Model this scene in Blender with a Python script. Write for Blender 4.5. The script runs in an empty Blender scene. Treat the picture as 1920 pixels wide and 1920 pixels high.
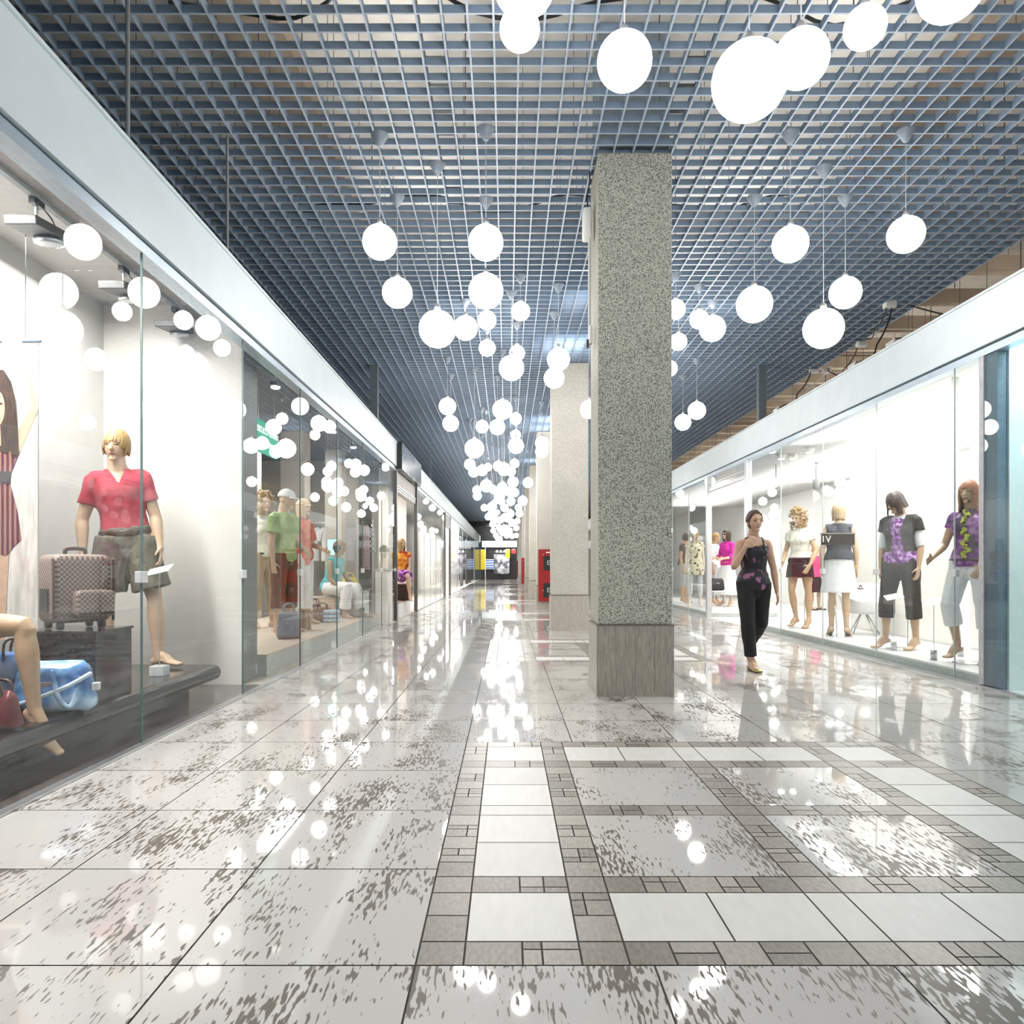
import bpy, bmesh, math, random
from mathutils import Vector, Matrix, noise
random.seed(7)
PI = math.pi
C = bpy.context.scene.collection
V = Vector
F, VX, VY, H = 1408.0, 951.0, 1062.0, 1.1      # focal length and vanishing point of the photograph (1920 frame), eye height
XL, XR = -2.24, 4.35                            # shop glass planes
CZ = 4.605                                      # underside of the grid ceiling

def wx(px, Z): return (px - VX) * Z / F
def wz(py, Z): return H - (py - VY) * Z / F

# ------------------------------------------------------------------ materials
MATS = {}
def nmat(name):
    m = bpy.data.materials.new(name); m.use_nodes = True
    return m, m.node_tree.nodes, m.node_tree.links, m.node_tree.nodes['Principled BSDF']

def mat(name, col, rough=.5, metal=0., var=.12, scale=20., emit=0., spec=.5, bump=0., stretch=(1,1,1), sheen=0.):
    if name in MATS: return MATS[name]
    m, N, L, B = nmat(name)
    tc = N.new('ShaderNodeTexCoord'); mp = N.new('ShaderNodeMapping'); mp.inputs['Scale'].default_value = stretch
    nz = N.new('ShaderNodeTexNoise'); nz.inputs['Scale'].default_value = scale; nz.inputs['Detail'].default_value = 3
    L.new(tc.outputs['Object'], mp.inputs[0]); L.new(mp.outputs[0], nz.inputs['Vector'])
    cr = N.new('ShaderNodeValToRGB')
    cr.color_ramp.elements[0].position = .3; cr.color_ramp.elements[1].position = .7
    cr.color_ramp.elements[0].color = (*[max(0, c*(1-var)) for c in col], 1)
    cr.color_ramp.elements[1].color = (*[min(1, c*(1+var)) for c in col], 1)
    L.new(nz.outputs['Fac'], cr.inputs[0]); L.new(cr.outputs[0], B.inputs['Base Color'])
    B.inputs['Roughness'].default_value = rough; B.inputs['Metallic'].default_value = metal
    B.inputs['Specular IOR Level'].default_value = spec
    if emit:
        B.inputs['Emission Color'].default_value = (*col, 1); B.inputs['Emission Strength'].default_value = emit
    if bump:
        b = N.new('ShaderNodeBump'); b.inputs['Strength'].default_value = bump; b.inputs['Distance'].default_value = .01
        L.new(nz.outputs['Fac'], b.inputs['Height']); L.new(b.outputs[0], B.inputs['Normal'])
    MATS[name] = m
    return m

def mat_pattern(name, kind, cols, scale=20., rough=.7, stretch=(1,1,1), axis='X'):
    """stripes / blotches / checks in two or three colours"""
    if name in MATS: return MATS[name]
    m, N, L, B = nmat(name)
    tc = N.new('ShaderNodeTexCoord'); mp = N.new('ShaderNodeMapping'); mp.inputs['Scale'].default_value = stretch
    L.new(tc.outputs['Object'], mp.inputs[0])
    if kind == 'stripes':
        t = N.new('ShaderNodeTexWave'); t.bands_direction = axis; t.inputs['Scale'].default_value = scale
        t.inputs['Distortion'].default_value = .6; out = t.outputs['Fac']
    elif kind == 'checks':
        t = N.new('ShaderNodeTexChecker'); t.inputs['Scale'].default_value = scale; out = t.outputs['Fac']
    elif kind == 'spots':
        t = N.new('ShaderNodeTexVoronoi'); t.inputs['Scale'].default_value = scale; out = t.outputs['Distance']
    else:
        t = N.new('ShaderNodeTexNoise'); t.inputs['Scale'].default_value = scale; t.inputs['Detail'].default_value = 2; out = t.outputs['Fac']
    L.new(mp.outputs[0], t.inputs['Vector'])
    cr = N.new('ShaderNodeValToRGB'); e = cr.color_ramp.elements
    lo, hi = {'noise': (.38, .62), 'spots': (.25, .55)}.get(kind, (.3, .7))
    e[0].position = lo; e[1].position = hi
    e[0].color = (*cols[0], 1); e[1].color = (*cols[-1], 1)
    for i, c in enumerate(cols[1:-1]):
        k = e.new(lo + (hi-lo)*(i+1)/(len(cols)-1)); k.color = (*c, 1)
    if kind in ('noise', 'spots', 'checks'): cr.color_ramp.interpolation = 'CONSTANT' if kind == 'checks' else 'LINEAR'
    L.new(out, cr.inputs[0]); L.new(cr.outputs[0], B.inputs['Base Color'])
    B.inputs['Roughness'].default_value = rough
    MATS[name] = m
    return m

def mat_glass(name, tint, base=.07, gain=.93):
    m = bpy.data.materials.new(name); m.use_nodes = True
    N, L = m.node_tree.nodes, m.node_tree.links
    N.clear()
    out = N.new('ShaderNodeOutputMaterial'); mix = N.new('ShaderNodeMixShader')
    tr = N.new('ShaderNodeBsdfTransparent'); tr.inputs[0].default_value = (*tint, 1)
    gl = N.new('ShaderNodeBsdfGlossy'); gl.inputs['Roughness'].default_value = 0; gl.inputs[0].default_value = (.95, .97, 1, 1)
    g = N.new('ShaderNodeNewGeometry'); d = N.new('ShaderNodeVectorMath'); d.operation = 'DOT_PRODUCT'
    L.new(g.outputs['Normal'], d.inputs[0]); L.new(g.outputs['Incoming'], d.inputs[1])
    def mth(op, a, b=None):
        n = N.new('ShaderNodeMath'); n.operation = op
        for i, v in enumerate((a, b)):
            if v is None: continue
            if isinstance(v, (int, float)): n.inputs[i].default_value = v
            else: L.new(v, n.inputs[i])
        return n.outputs[0]
    c = mth('ABSOLUTE', d.outputs['Value']); o = mth('SUBTRACT', 1., c); p = mth('POWER', o, 5.)
    f = mth('ADD', mth('MULTIPLY', p, gain), base)
    L.new(f, mix.inputs[0]); L.new(tr.outputs[0], mix.inputs[1]); L.new(gl.outputs[0], mix.inputs[2]); L.new(mix.outputs[0], out.inputs[0])
    return m

def mat_floor_tile():
    m, N, L, B = nmat('polished_speckled_tile')
    g = N.new('ShaderNodeNewGeometry'); at = N.new('ShaderNodeAttribute'); at.attribute_name = 'tile'
    mul = N.new('ShaderNodeVectorMath'); mul.operation = 'SCALE'; mul.inputs['Scale'].default_value = 37.
    L.new(at.outputs['Vector'], mul.inputs[0])
    add = N.new('ShaderNodeVectorMath'); add.operation = 'ADD'
    L.new(g.outputs['Position'], add.inputs[0]); L.new(mul.outputs[0], add.inputs[1])
    def nz(sc, stretch, det, rough=.5):
        mp = N.new('ShaderNodeMapping'); mp.inputs['Scale'].default_value = stretch; L.new(add.outputs[0], mp.inputs[0])
        t = N.new('ShaderNodeTexNoise'); t.inputs['Scale'].default_value = sc; t.inputs['Detail'].default_value = det
        t.inputs['Roughness'].default_value = rough
        L.new(mp.outputs[0], t.inputs['Vector']); return t.outputs['Fac']
    def mth(op, a, b):
        n = N.new('ShaderNodeMath'); n.operation = op
        for i, v in enumerate((a, b)):
            if isinstance(v, (int, float)): n.inputs[i].default_value = v
            else: L.new(v, n.inputs[i])
        return n.outputs[0]
    fine = nz(92, (1., .19, 1), 1.2, .5); big = nz(3.4, (1.3, .6, 1), 2.5)
    s = mth('ADD', mth('MULTIPLY', fine, 1.25), mth('MULTIPLY', big, 1.2))
    cr = N.new('ShaderNodeMapRange'); cr.inputs['From Min'].default_value = 1.355; cr.inputs['From Max'].default_value = 1.41
    L.new(s, cr.inputs['Value']); mask = cr.outputs[0]
    mx = N.new('ShaderNodeMix'); mx.data_type = 'RGBA'
    L.new(mask, mx.inputs[0]); mx.inputs[6].default_value = (.575, .556, .535, 1); mx.inputs[7].default_value = (.115, .095, .075, 1)
    L.new(mx.outputs[2], B.inputs['Base Color'])
    r = N.new('ShaderNodeMapRange'); r.inputs['To Min'].default_value = .035; r.inputs['To Max'].default_value = .4
    L.new(mask, r.inputs['Value']); L.new(r.outputs[0], B.inputs['Roughness'])
    B.inputs['Specular IOR Level'].default_value = .55
    return m

def mat_attr(name, c0, c1, rough, spec=.5, scale=60, stretch=(1, 1, 1)):
    """tile colour picked per tile by the stored attribute, with a fine grain"""
    m, N, L, B = nmat(name)
    at = N.new('ShaderNodeAttribute'); at.attribute_name = 'tile'
    sep = N.new('ShaderNodeSeparateXYZ'); L.new(at.outputs['Vector'], sep.inputs[0])
    g = N.new('ShaderNodeNewGeometry'); mp = N.new('ShaderNodeMapping'); mp.inputs['Scale'].default_value = stretch
    L.new(g.outputs['Position'], mp.inputs[0])
    t = N.new('ShaderNodeTexNoise'); t.inputs['Scale'].default_value = scale; t.inputs['Detail'].default_value = 4
    L.new(mp.outputs[0], t.inputs['Vector'])
    a = N.new('ShaderNodeMath'); a.operation = 'MULTIPLY_ADD'; a.inputs[1].default_value = .9; 
    s = N.new('ShaderNodeMath'); s.operation = 'MULTIPLY_ADD'; s.inputs[1].default_value = .6; s.inputs[2].default_value = -.3
    L.new(sep.outputs[0], s.inputs[0]); L.new(t.outputs['Fac'], a.inputs[0]); L.new(s.outputs[0], a.inputs[2])
    mx = N.new('ShaderNodeMix'); mx.data_type = 'RGBA'; L.new(a.outputs[0], mx.inputs[0])
    mx.inputs[6].default_value = (*c0, 1); mx.inputs[7].default_value = (*c1, 1)
    L.new(mx.outputs[2], B.inputs['Base Color']); B.inputs['Roughness'].default_value = rough
    B.inputs['Specular IOR Level'].default_value = spec
    return m

def mat_granite(name, ca, cb, scale=160.):
    if name in MATS: return MATS[name]
    m, N, L, B = nmat(name)
    g = N.new('ShaderNodeNewGeometry'); t = N.new('ShaderNodeTexNoise'); t.inputs['Scale'].default_value = scale; t.inputs['Detail'].default_value = 1.5
    L.new(g.outputs['Position'], t.inputs['Vector'])
    cr = N.new('ShaderNodeValToRGB'); e = cr.color_ramp.elements
    e[0].position = .36; e[1].position = .56; e[0].color = (*ca, 1); e[1].color = (*cb, 1)
    t2 = N.new('ShaderNodeTexNoise'); t2.inputs['Scale'].default_value = 2.2; L.new(g.outputs['Position'], t2.inputs['Vector'])
    mx = N.new('ShaderNodeMix'); mx.data_type = 'RGBA'; mx.blend_type = 'MULTIPLY'; mx.inputs[0].default_value = .25
    L.new(t.outputs['Fac'], cr.inputs[0]); L.new(cr.outputs[0], mx.inputs[6]); L.new(t2.outputs['Fac'], mx.inputs[7])
    L.new(mx.outputs[2], B.inputs['Base Color']); B.inputs['Roughness'].default_value = .6
    MATS[name] = m
    return m

def mat_emit(name, col, s):
    if name in MATS: return MATS[name]
    m, N, L, B = nmat(name)
    tc = N.new('ShaderNodeTexCoord'); t = N.new('ShaderNodeTexNoise'); t.inputs['Scale'].default_value = 1.5
    L.new(tc.outputs['Object'], t.inputs['Vector'])
    mr = N.new('ShaderNodeMapRange'); mr.inputs['To Min'].default_value = s*.95; mr.inputs['To Max'].default_value = s*1.05
    L.new(t.outputs['Fac'], mr.inputs['Value']); L.new(mr.outputs[0], B.inputs['Emission Strength'])
    B.inputs['Emission Color'].default_value = (*col, 1); B.inputs['Base Color'].default_value = (*[c*.9 for c in col], 1)
    MATS[name] = m
    return m

# ------------------------------------------------------------------ mesh builder
class MB:
    def __init__(s): s.v, s.f, s.mi = [], [], []
    def quadv(s, pts, mi=0):
        b = len(s.v); s.v += [V(p) for p in pts]; s.f.append(tuple(range(b, b+len(pts)))); s.mi.append(mi); return s
    def box(s, x0, x1, y0, y1, z0, z1, mi=0, M=None):
        b = len(s.v)
        for p in ((x0,y0,z0),(x1,y0,z0),(x1,y1,z0),(x0,y1,z0),(x0,y0,z1),(x1,y0,z1),(x1,y1,z1),(x0,y1,z1)):
            s.v.append(M @ V(p) if M else V(p))
        for q in ((0,3,2,1),(4,5,6,7),(0,1,5,4),(1,2,6,5),(2,3,7,6),(3,0,4,7)):
            s.f.append(tuple(b+i for i in q)); s.mi.append(mi)
        return s
    def rings(s, rings, mi=0, cap=True):
        b = len(s.v); n = len(rings[0])
        for r in rings: s.v += r
        for i in range(len(rings)-1):
            for j in range(n):
                k = (j+1) % n
                s.f.append((b+i*n+j, b+i*n+k, b+(i+1)*n+k, b+(i+1)*n+j)); s.mi.append(mi)
        if cap:
            s.f.append(tuple(b+j for j in reversed(range(n)))); s.mi.append(mi)
            e = b+(len(rings)-1)*n; s.f.append(tuple(e+j for j in range(n))); s.mi.append(mi)
        return s
    def tube(s, pts, rad, n=12, side=None, mi=0, rnd=True, sub=0):
        """tapered tube through pts; rad = numbers or (a, b) half axes; rounded ends when rnd"""
        pts = [V(p) for p in pts]
        if not isinstance(rad, list): rad = [rad]*len(pts)
        rad = [(r, r) if isinstance(r, (int, float)) else r for r in rad]
        if sub and len(pts) > 2:
            q, rr = [], []
            for i in range(len(pts)-1):
                p0, p1, p2, p3 = pts[max(i-1,0)], pts[i], pts[i+1], pts[min(i+2,len(pts)-1)]
                a0, a1, a2, a3 = rad[max(i-1,0)], rad[i], rad[i+1], rad[min(i+2,len(pts)-1)]
                for k in range(sub):
                    t = k/sub
                    cm = lambda A, B, D, E: .5*((2*B)+(D-A)*t+(2*A-5*B+4*D-E)*t*t+(3*B-A-3*D+E)*t**3)
                    q.append(cm(p0, p1, p2, p3)); rr.append((max(.001, cm(a0[0],a1[0],a2[0],a3[0])), max(.001, cm(a0[1],a1[1],a2[1],a3[1]))))
            pts, rad = q+[pts[-1]], rr+[rad[-1]]
        T = []
        for i in range(len(pts)):
            d = pts[min(i+1, len(pts)-1)] - pts[max(i-1, 0)]
            T.append(d.normalized() if d.length > 1e-9 else V((0,0,1)))
        if rnd:
            a, b = rad[0], rad[-1]
            m0, m1 = min(a), min(b)
            pts = [pts[0]-T[0]*m0*.85, pts[0]-T[0]*m0*.5] + pts + [pts[-1]+T[-1]*m1*.5, pts[-1]+T[-1]*m1*.85]
            sc = lambda r, k: (r[0]*k, r[1]*k)
            rad = [sc(a,.45), sc(a,.85)] + list(rad) + [sc(b,.85), sc(b,.45)]
            T = [T[0], T[0]] + T + [T[-1], T[-1]]
        if side is None: side = V((1,0,0)) if abs(T[0].x) < .8 else V((0,1,0))
        A = V(side); R = []
        for p, r, t in zip(pts, rad, T):
            A = A - t*A.dot(t)
            if A.length < 1e-6: A = t.orthogonal()
            A.normalize(); Bv = t.cross(A)
            R.append([p + A*(math.cos(2*PI*j/n)*r[0]) + Bv*(math.sin(2*PI*j/n)*r[1]) for j in range(n)])
        return s.rings(R, mi)
    def ell(s, c, r, M=None, n=16, m=10, e=1., mi=0, z0=-1., z1=1.):
        """(super)ellipsoid; e < 1 is boxier"""
        c = V(c); R = []
        pw = lambda x: math.copysign(abs(x)**e, x)
        t0, t1 = math.asin(z0), math.asin(z1)
        for i in range(m+1):
            th = t0+(t1-t0)*i/m
            if i == 0 and z0 == -1: th += .06
            if i == m and z1 == 1: th -= .06
            ring = []
            for j in range(n):
                a = 2*PI*j/n
                p = V((r[0]*pw(math.cos(th))*pw(math.cos(a)), r[1]*pw(math.cos(th))*pw(math.sin(a)), r[2]*pw(math.sin(th))))
                ring.append(c + (M @ p if M else p))
            R.append(ring)
        return s.rings(R, mi)
    def lathe(s, c, prof, n=20, mi=0, cap=True):
        c = V(c)
        return s.rings([[c+V((r*math.cos(2*PI*j/n), r*math.sin(2*PI*j/n), z)) for j in range(n)] for r, z in prof], mi, cap)
    def mesh(s, name='m'):
        me = bpy.data.meshes.new(name); me.from_pydata(s.v, [], s.f); return me
    def build(s, name, mats, parent=None, smooth=False, bevel=0.):
        me = s.mesh(name)
        for m in (mats if isinstance(mats, (list, tuple)) else [mats]): me.materials.append(m)
        me.polygons.foreach_set('material_index', s.mi)
        if bevel:
            bm = bmesh.new(); bm.from_mesh(me)
            bmesh.ops.bevel(bm, geom=[e for e in bm.edges if len(e.link_faces) == 2 and e.calc_face_angle(0) > .6], offset=bevel, segments=2, affect='EDGES', profile=.6)
            bm.to_mesh(me); bm.free()
        if smooth: me.polygons.foreach_set('use_smooth', [True]*len(me.polygons))
        return link(name, me, parent)

def link(name, me, parent=None):
    o = bpy.data.objects.new(name, me); C.objects.link(o)
    if parent: o.parent = parent
    return o
def tag(o, label=None, cat=None, group=None, kind=None):
    if label: o['label'] = label
    if cat: o['category'] = cat
    if group: o['group'] = group
    if kind: o['kind'] = kind
    return o
def thing(name, label, cat, loc=(0,0,0), rz=0., group=None, sc=1., kind=None):
    o = bpy.data.objects.new(name, None); C.objects.link(o); o.empty_display_size = .1
    o.location = loc; o.rotation_euler = (0,0,rz); o.scale = (sc,)*3
    return tag(o, label, cat, group, kind)
def dup(root, loc=None, label=None, group=None):
    r = root.copy(); C.objects.link(r)
    if loc is not None: r.location = loc
    if label: r['label'] = label
    if group: r['group'] = group
    kids = []
    for ch in list(root.children):
        c = ch.copy(); C.objects.link(c); c.parent = r; kids.append(c)
        for g in list(ch.children):
            d = g.copy(); C.objects.link(d); d.parent = c
    return r, kids

def sculpt(mb, vox, smooth=2, wrinkle=0., wscale=14., seed=0.):
    """weld the overlapping volumes of mb into one continuous surface"""
    me = mb.mesh('tmp'); o = bpy.data.objects.new('tmp', me); C.objects.link(o)
    r = o.modifiers.new('r', 'REMESH'); r.mode = 'VOXEL'; r.voxel_size = vox
    if smooth:
        sm = o.modifiers.new('s', 'SMOOTH'); sm.iterations = smooth; sm.factor = .5
    dg = bpy.context.evaluated_depsgraph_get()
    out = bpy.data.meshes.new_from_object(o.evaluated_get(dg))
    bpy.data.objects.remove(o); bpy.data.meshes.remove(me)
    if wrinkle:
        ns = [v.normal.copy() for v in out.vertices]
        for v, nn in zip(out.vertices, ns):
            q = V((v.co.x*wscale+seed, v.co.y*wscale, v.co.z*wscale*.55))
            v.co += nn*(noise.noise(q)*wrinkle + noise.noise(q*2.3)*wrinkle*.5)
    out.polygons.foreach_set('use_smooth', [True]*len(out.polygons))
    return out

# ------------------------------------------------------------------ figures
EYE = mat('painted_eye', (.05,.035,.03), .3)
LIP = mat('painted_lip', (.45,.16,.14), .4)
SKIN = mat('mannequin_skin', (.62,.43,.29), .45, var=.06)
SKIN_TAN = mat('tan_mannequin_skin', (.55,.36,.22), .42, var=.06)
SKIN_PALE = mat('pale_mannequin_skin', (.78,.66,.54), .5, var=.05)
SKIN_DARK = mat('shaded_mannequin_skin', (.36,.24,.15), .5, var=.08)
SKIN_REAL = mat('warm_skin', (.58,.36,.25), .5, var=.08)
HAIRS = dict(brown=mat('dark_brown_hair', (.055,.03,.02), .35, var=.5, scale=60, stretch=(3,3,.4)),
             blond=mat('blond_hair', (.42,.27,.11), .4, var=.4, scale=60, stretch=(3,3,.4)),
             pale=mat('pale_blond_hair', (.50,.37,.22), .45, var=.25, scale=60, stretch=(3,3,.4)),
             red=mat('auburn_hair', (.3,.12,.055), .35, var=.45, scale=60, stretch=(3,3,.4)))
TORSO = {'f': [(-.09,.085,.07,0), (-.03,.160,.105,.005), (.03,.168,.112,.008), (.10,.148,.1,.004), (.175,.118,.084,0), (.26,.127,.09,-.004),
               (.35,.15,.108,-.012), (.43,.152,.095,-.004), (.475,.118,.074,.006), (.52,.07,.058,.008), (.555,.054,.054,.004), (.62,.049,.052,-.008)],
         'm': [(-.09,.085,.075,0), (-.03,.150,.105,.005), (.03,.152,.108,.006), (.10,.140,.1,0), (.19,.132,.094,-.004), (.28,.145,.104,-.006),
               (.37,.165,.115,-.01), (.435,.165,.105,-.002), (.48,.13,.082,.006), (.525,.08,.064,.008), (.56,.064,.062,.004), (.63,.058,.06,-.006)]}

def skeleton(sex, pose):
    g = lambda k, d: V(pose.get(k, d))
    S = {}; w = 1.08 if sex == 'm' else 1.
    up = g('lean', (0,0,1)).normalized()
    tw = pose.get('twist', 0.)
    side = Matrix.Rotation(tw, 3, 'Z') @ V((1,0,0)); hs = V((1,0,0))
    side = (side - up*side.dot(up)).normalized(); fwd = side.cross(up)*-1.
    if fwd.y > 0: fwd = -fwd
    hip = V((0,0,0)); S['up'], S['side'], S['fwd'] = up, side, fwd
    raise_ = pose.get('heel', 0.); lows = []
    for k, sx in (('L', 1), ('R', -1)):
        hj = hip + hs*(.085*sx)
        th = g('thigh'+k, (.06*sx, -.03, -1)).normalized(); sh = g('shin'+k, (.02*sx, .03, -1)).normalized()
        kn = hj + th*.43; an = kn + sh*.425
        S['hip'+k], S['knee'+k], S['ankle'+k] = hj, kn, an
        S['foot'+k] = g('foot'+k, (.25*sx, -1, 0)).normalized()
        lows.append(an.z - (.085+raise_))
    dz = -(lows[0] if pose.get('stand') == 'L' else lows[1] if pose.get('stand') == 'R' else min(lows))
    dz += pose.get('lift', 0.)
    for k in ('L', 'R'):
        for j in ('hip', 'knee', 'ankle'): S[j+k] = S[j+k] + V((0,0,dz))
    S['C'] = hip + V((0,0,dz))
    for k, sx in (('L', 1), ('R', -1)):
        sj = S['C'] + up*.452 + side*(.15*w*sx)
        ua = g('arm'+k, (.14*sx, .03, -1)).normalized(); fa = g('fore'+k, (.04*sx, -.18, -1)).normalized()
        el = sj + ua*.29; wr = el + fa*.245
        S['sh'+k], S['el'+k], S['wr'+k] = sj, el, wr
        S['hd'+k] = g('hand'+k, tuple(fa)).normalized()
        S['pn'+k] = g('palm'+k, (-sx, .2, 0)).normalized()
    hy, hp, hr = pose.get('head', (0., 0., 0.))
    R = Matrix.Rotation(hy, 4, 'Z') @ Matrix.Rotation(hp, 4, 'X') @ Matrix.Rotation(hr, 4, 'Y')
    S['head'] = Matrix.Translation(S['C'] + up*.56 + fwd*.02 + R.to_3x3() @ V((0, -.012, .135))) @ R
    S['heel'] = raise_; S['sex'] = sex; S['w'] = w
    return S

def tors(S, z0, z1, infl, n=12, flare=0.):
    T = TORSO[S['sex']]; pts, rad = [], []
    for i in range(n+1):
        z = z0+(z1-z0)*i/n
        j = max(k for k in range(len(T)) if T[k][0] <= z+1e-9) if z >= T[0][0] else 0
        a, b = T[j], T[min(j+1, len(T)-1)]
        t = 0 if b[0] == a[0] else min(1, max(0, (z-a[0])/(b[0]-a[0])))
        t = t*t*(3-2*t)
        rx, ry, o = (a[q]+(b[q]-a[q])*t for q in (1,2,3))
        fl = infl + flare*max(0, (1-i/n))
        pts.append(S['C']+S['up']*z-S['fwd']*o); rad.append((rx+fl, ry+fl))
    return pts, rad

def add_torso(mb, S, z0, z1, infl=0., n=14, flare=0., rnd=True):
    p, r = tors(S, z0, z1, infl, n, flare)
    mb.tube(p, r, n=24, side=S['side'], rnd=rnd)
    if S['sex'] == 'f' and z1 > .4 and z0 < .33:
        for sx in (-1, 1): mb.ell(S['C']+S['up']*.345+S['side']*(.066*sx)+S['fwd']*.083, (.058+infl*.7, .046+infl*.7, .056+infl*.7))

def hand(mb, w, d, n, sx, curl, k=1.):
    """palm, four fingers of different lengths and a thumb leaving the side of the palm"""
    n = (n - d*n.dot(d)).normalized(); th = d.cross(n)*(1 if sx > 0 else -1)
    if th.dot(V((0,-1,0))) < 0: th = -th                       # thumb forward
    pe = w + d*.085*k
    mb.tube([w-d*.01, w+d*.03*k, pe], [(.024*k,.017*k), (.036*k,.016*k), (.038*k,.012*k)], n=12, side=th)
    for q, (off, ln) in enumerate(((.028,.068), (.0095,.078), (-.0095,.072), (-.028,.056))):
        a = pe + th*off*k; dd = (d + th*(off*2.)).normalized(); pts = [a - d*.012*k]
        p = a; ang = 0
        for seg in (.42, .33, .25):
            ang += curl*(.55 if seg == .42 else .8)
            v = dd*math.cos(ang) + n*math.sin(ang)
            p = p + v*(ln*seg*k); pts.append(p)
        mb.tube(pts, [.0092*k, .0088*k, .0082*k, .0068*k], n=8)
    a = w + d*.022*k + th*.026*k
    v = (d*.62 + th*.72 + n*.28).normalized()
    b = a+v*.042*k; v2 = (d*.85+th*.3+n*(.25+curl*.4)).normalized()
    mb.tube([a-v*.01, b, b+v2*.032*k], [.0125*k, .0105*k, .0075*k], n=8)

def foot(mb, a, f, heel, infl=0.):
    up = V((0,0,1)); g = a.z-(.085+heel); sd = f.cross(up)
    hl = V((a.x, a.y, g+heel+.03)) - f*.035
    bl = V((a.x, a.y, g+.026)) + f*(.125-heel*.35); toe = bl + f*.075 - up*.008
    i = infl
    mb.tube([a+up*.03, a-up*.03+f*.005, hl], [.034+i, .034+i, .027+i], n=14)
    mb.tube([hl-f*.005, (hl+bl)/2+up*.018, bl, toe], [(.029+i,.028+i), (.036+i,.032+i), (.045+i,.022+i*.5), (.036+i,.013+i*.5)], n=14, side=sd, sub=3)
    mb.tube([a-up*.01+f*.015, (a+bl)/2+up*.012+f*.012, bl], [(.031+i,.029+i), (.036+i,.024+i), (.04+i,.016+i)], n=12, side=sd)

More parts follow.
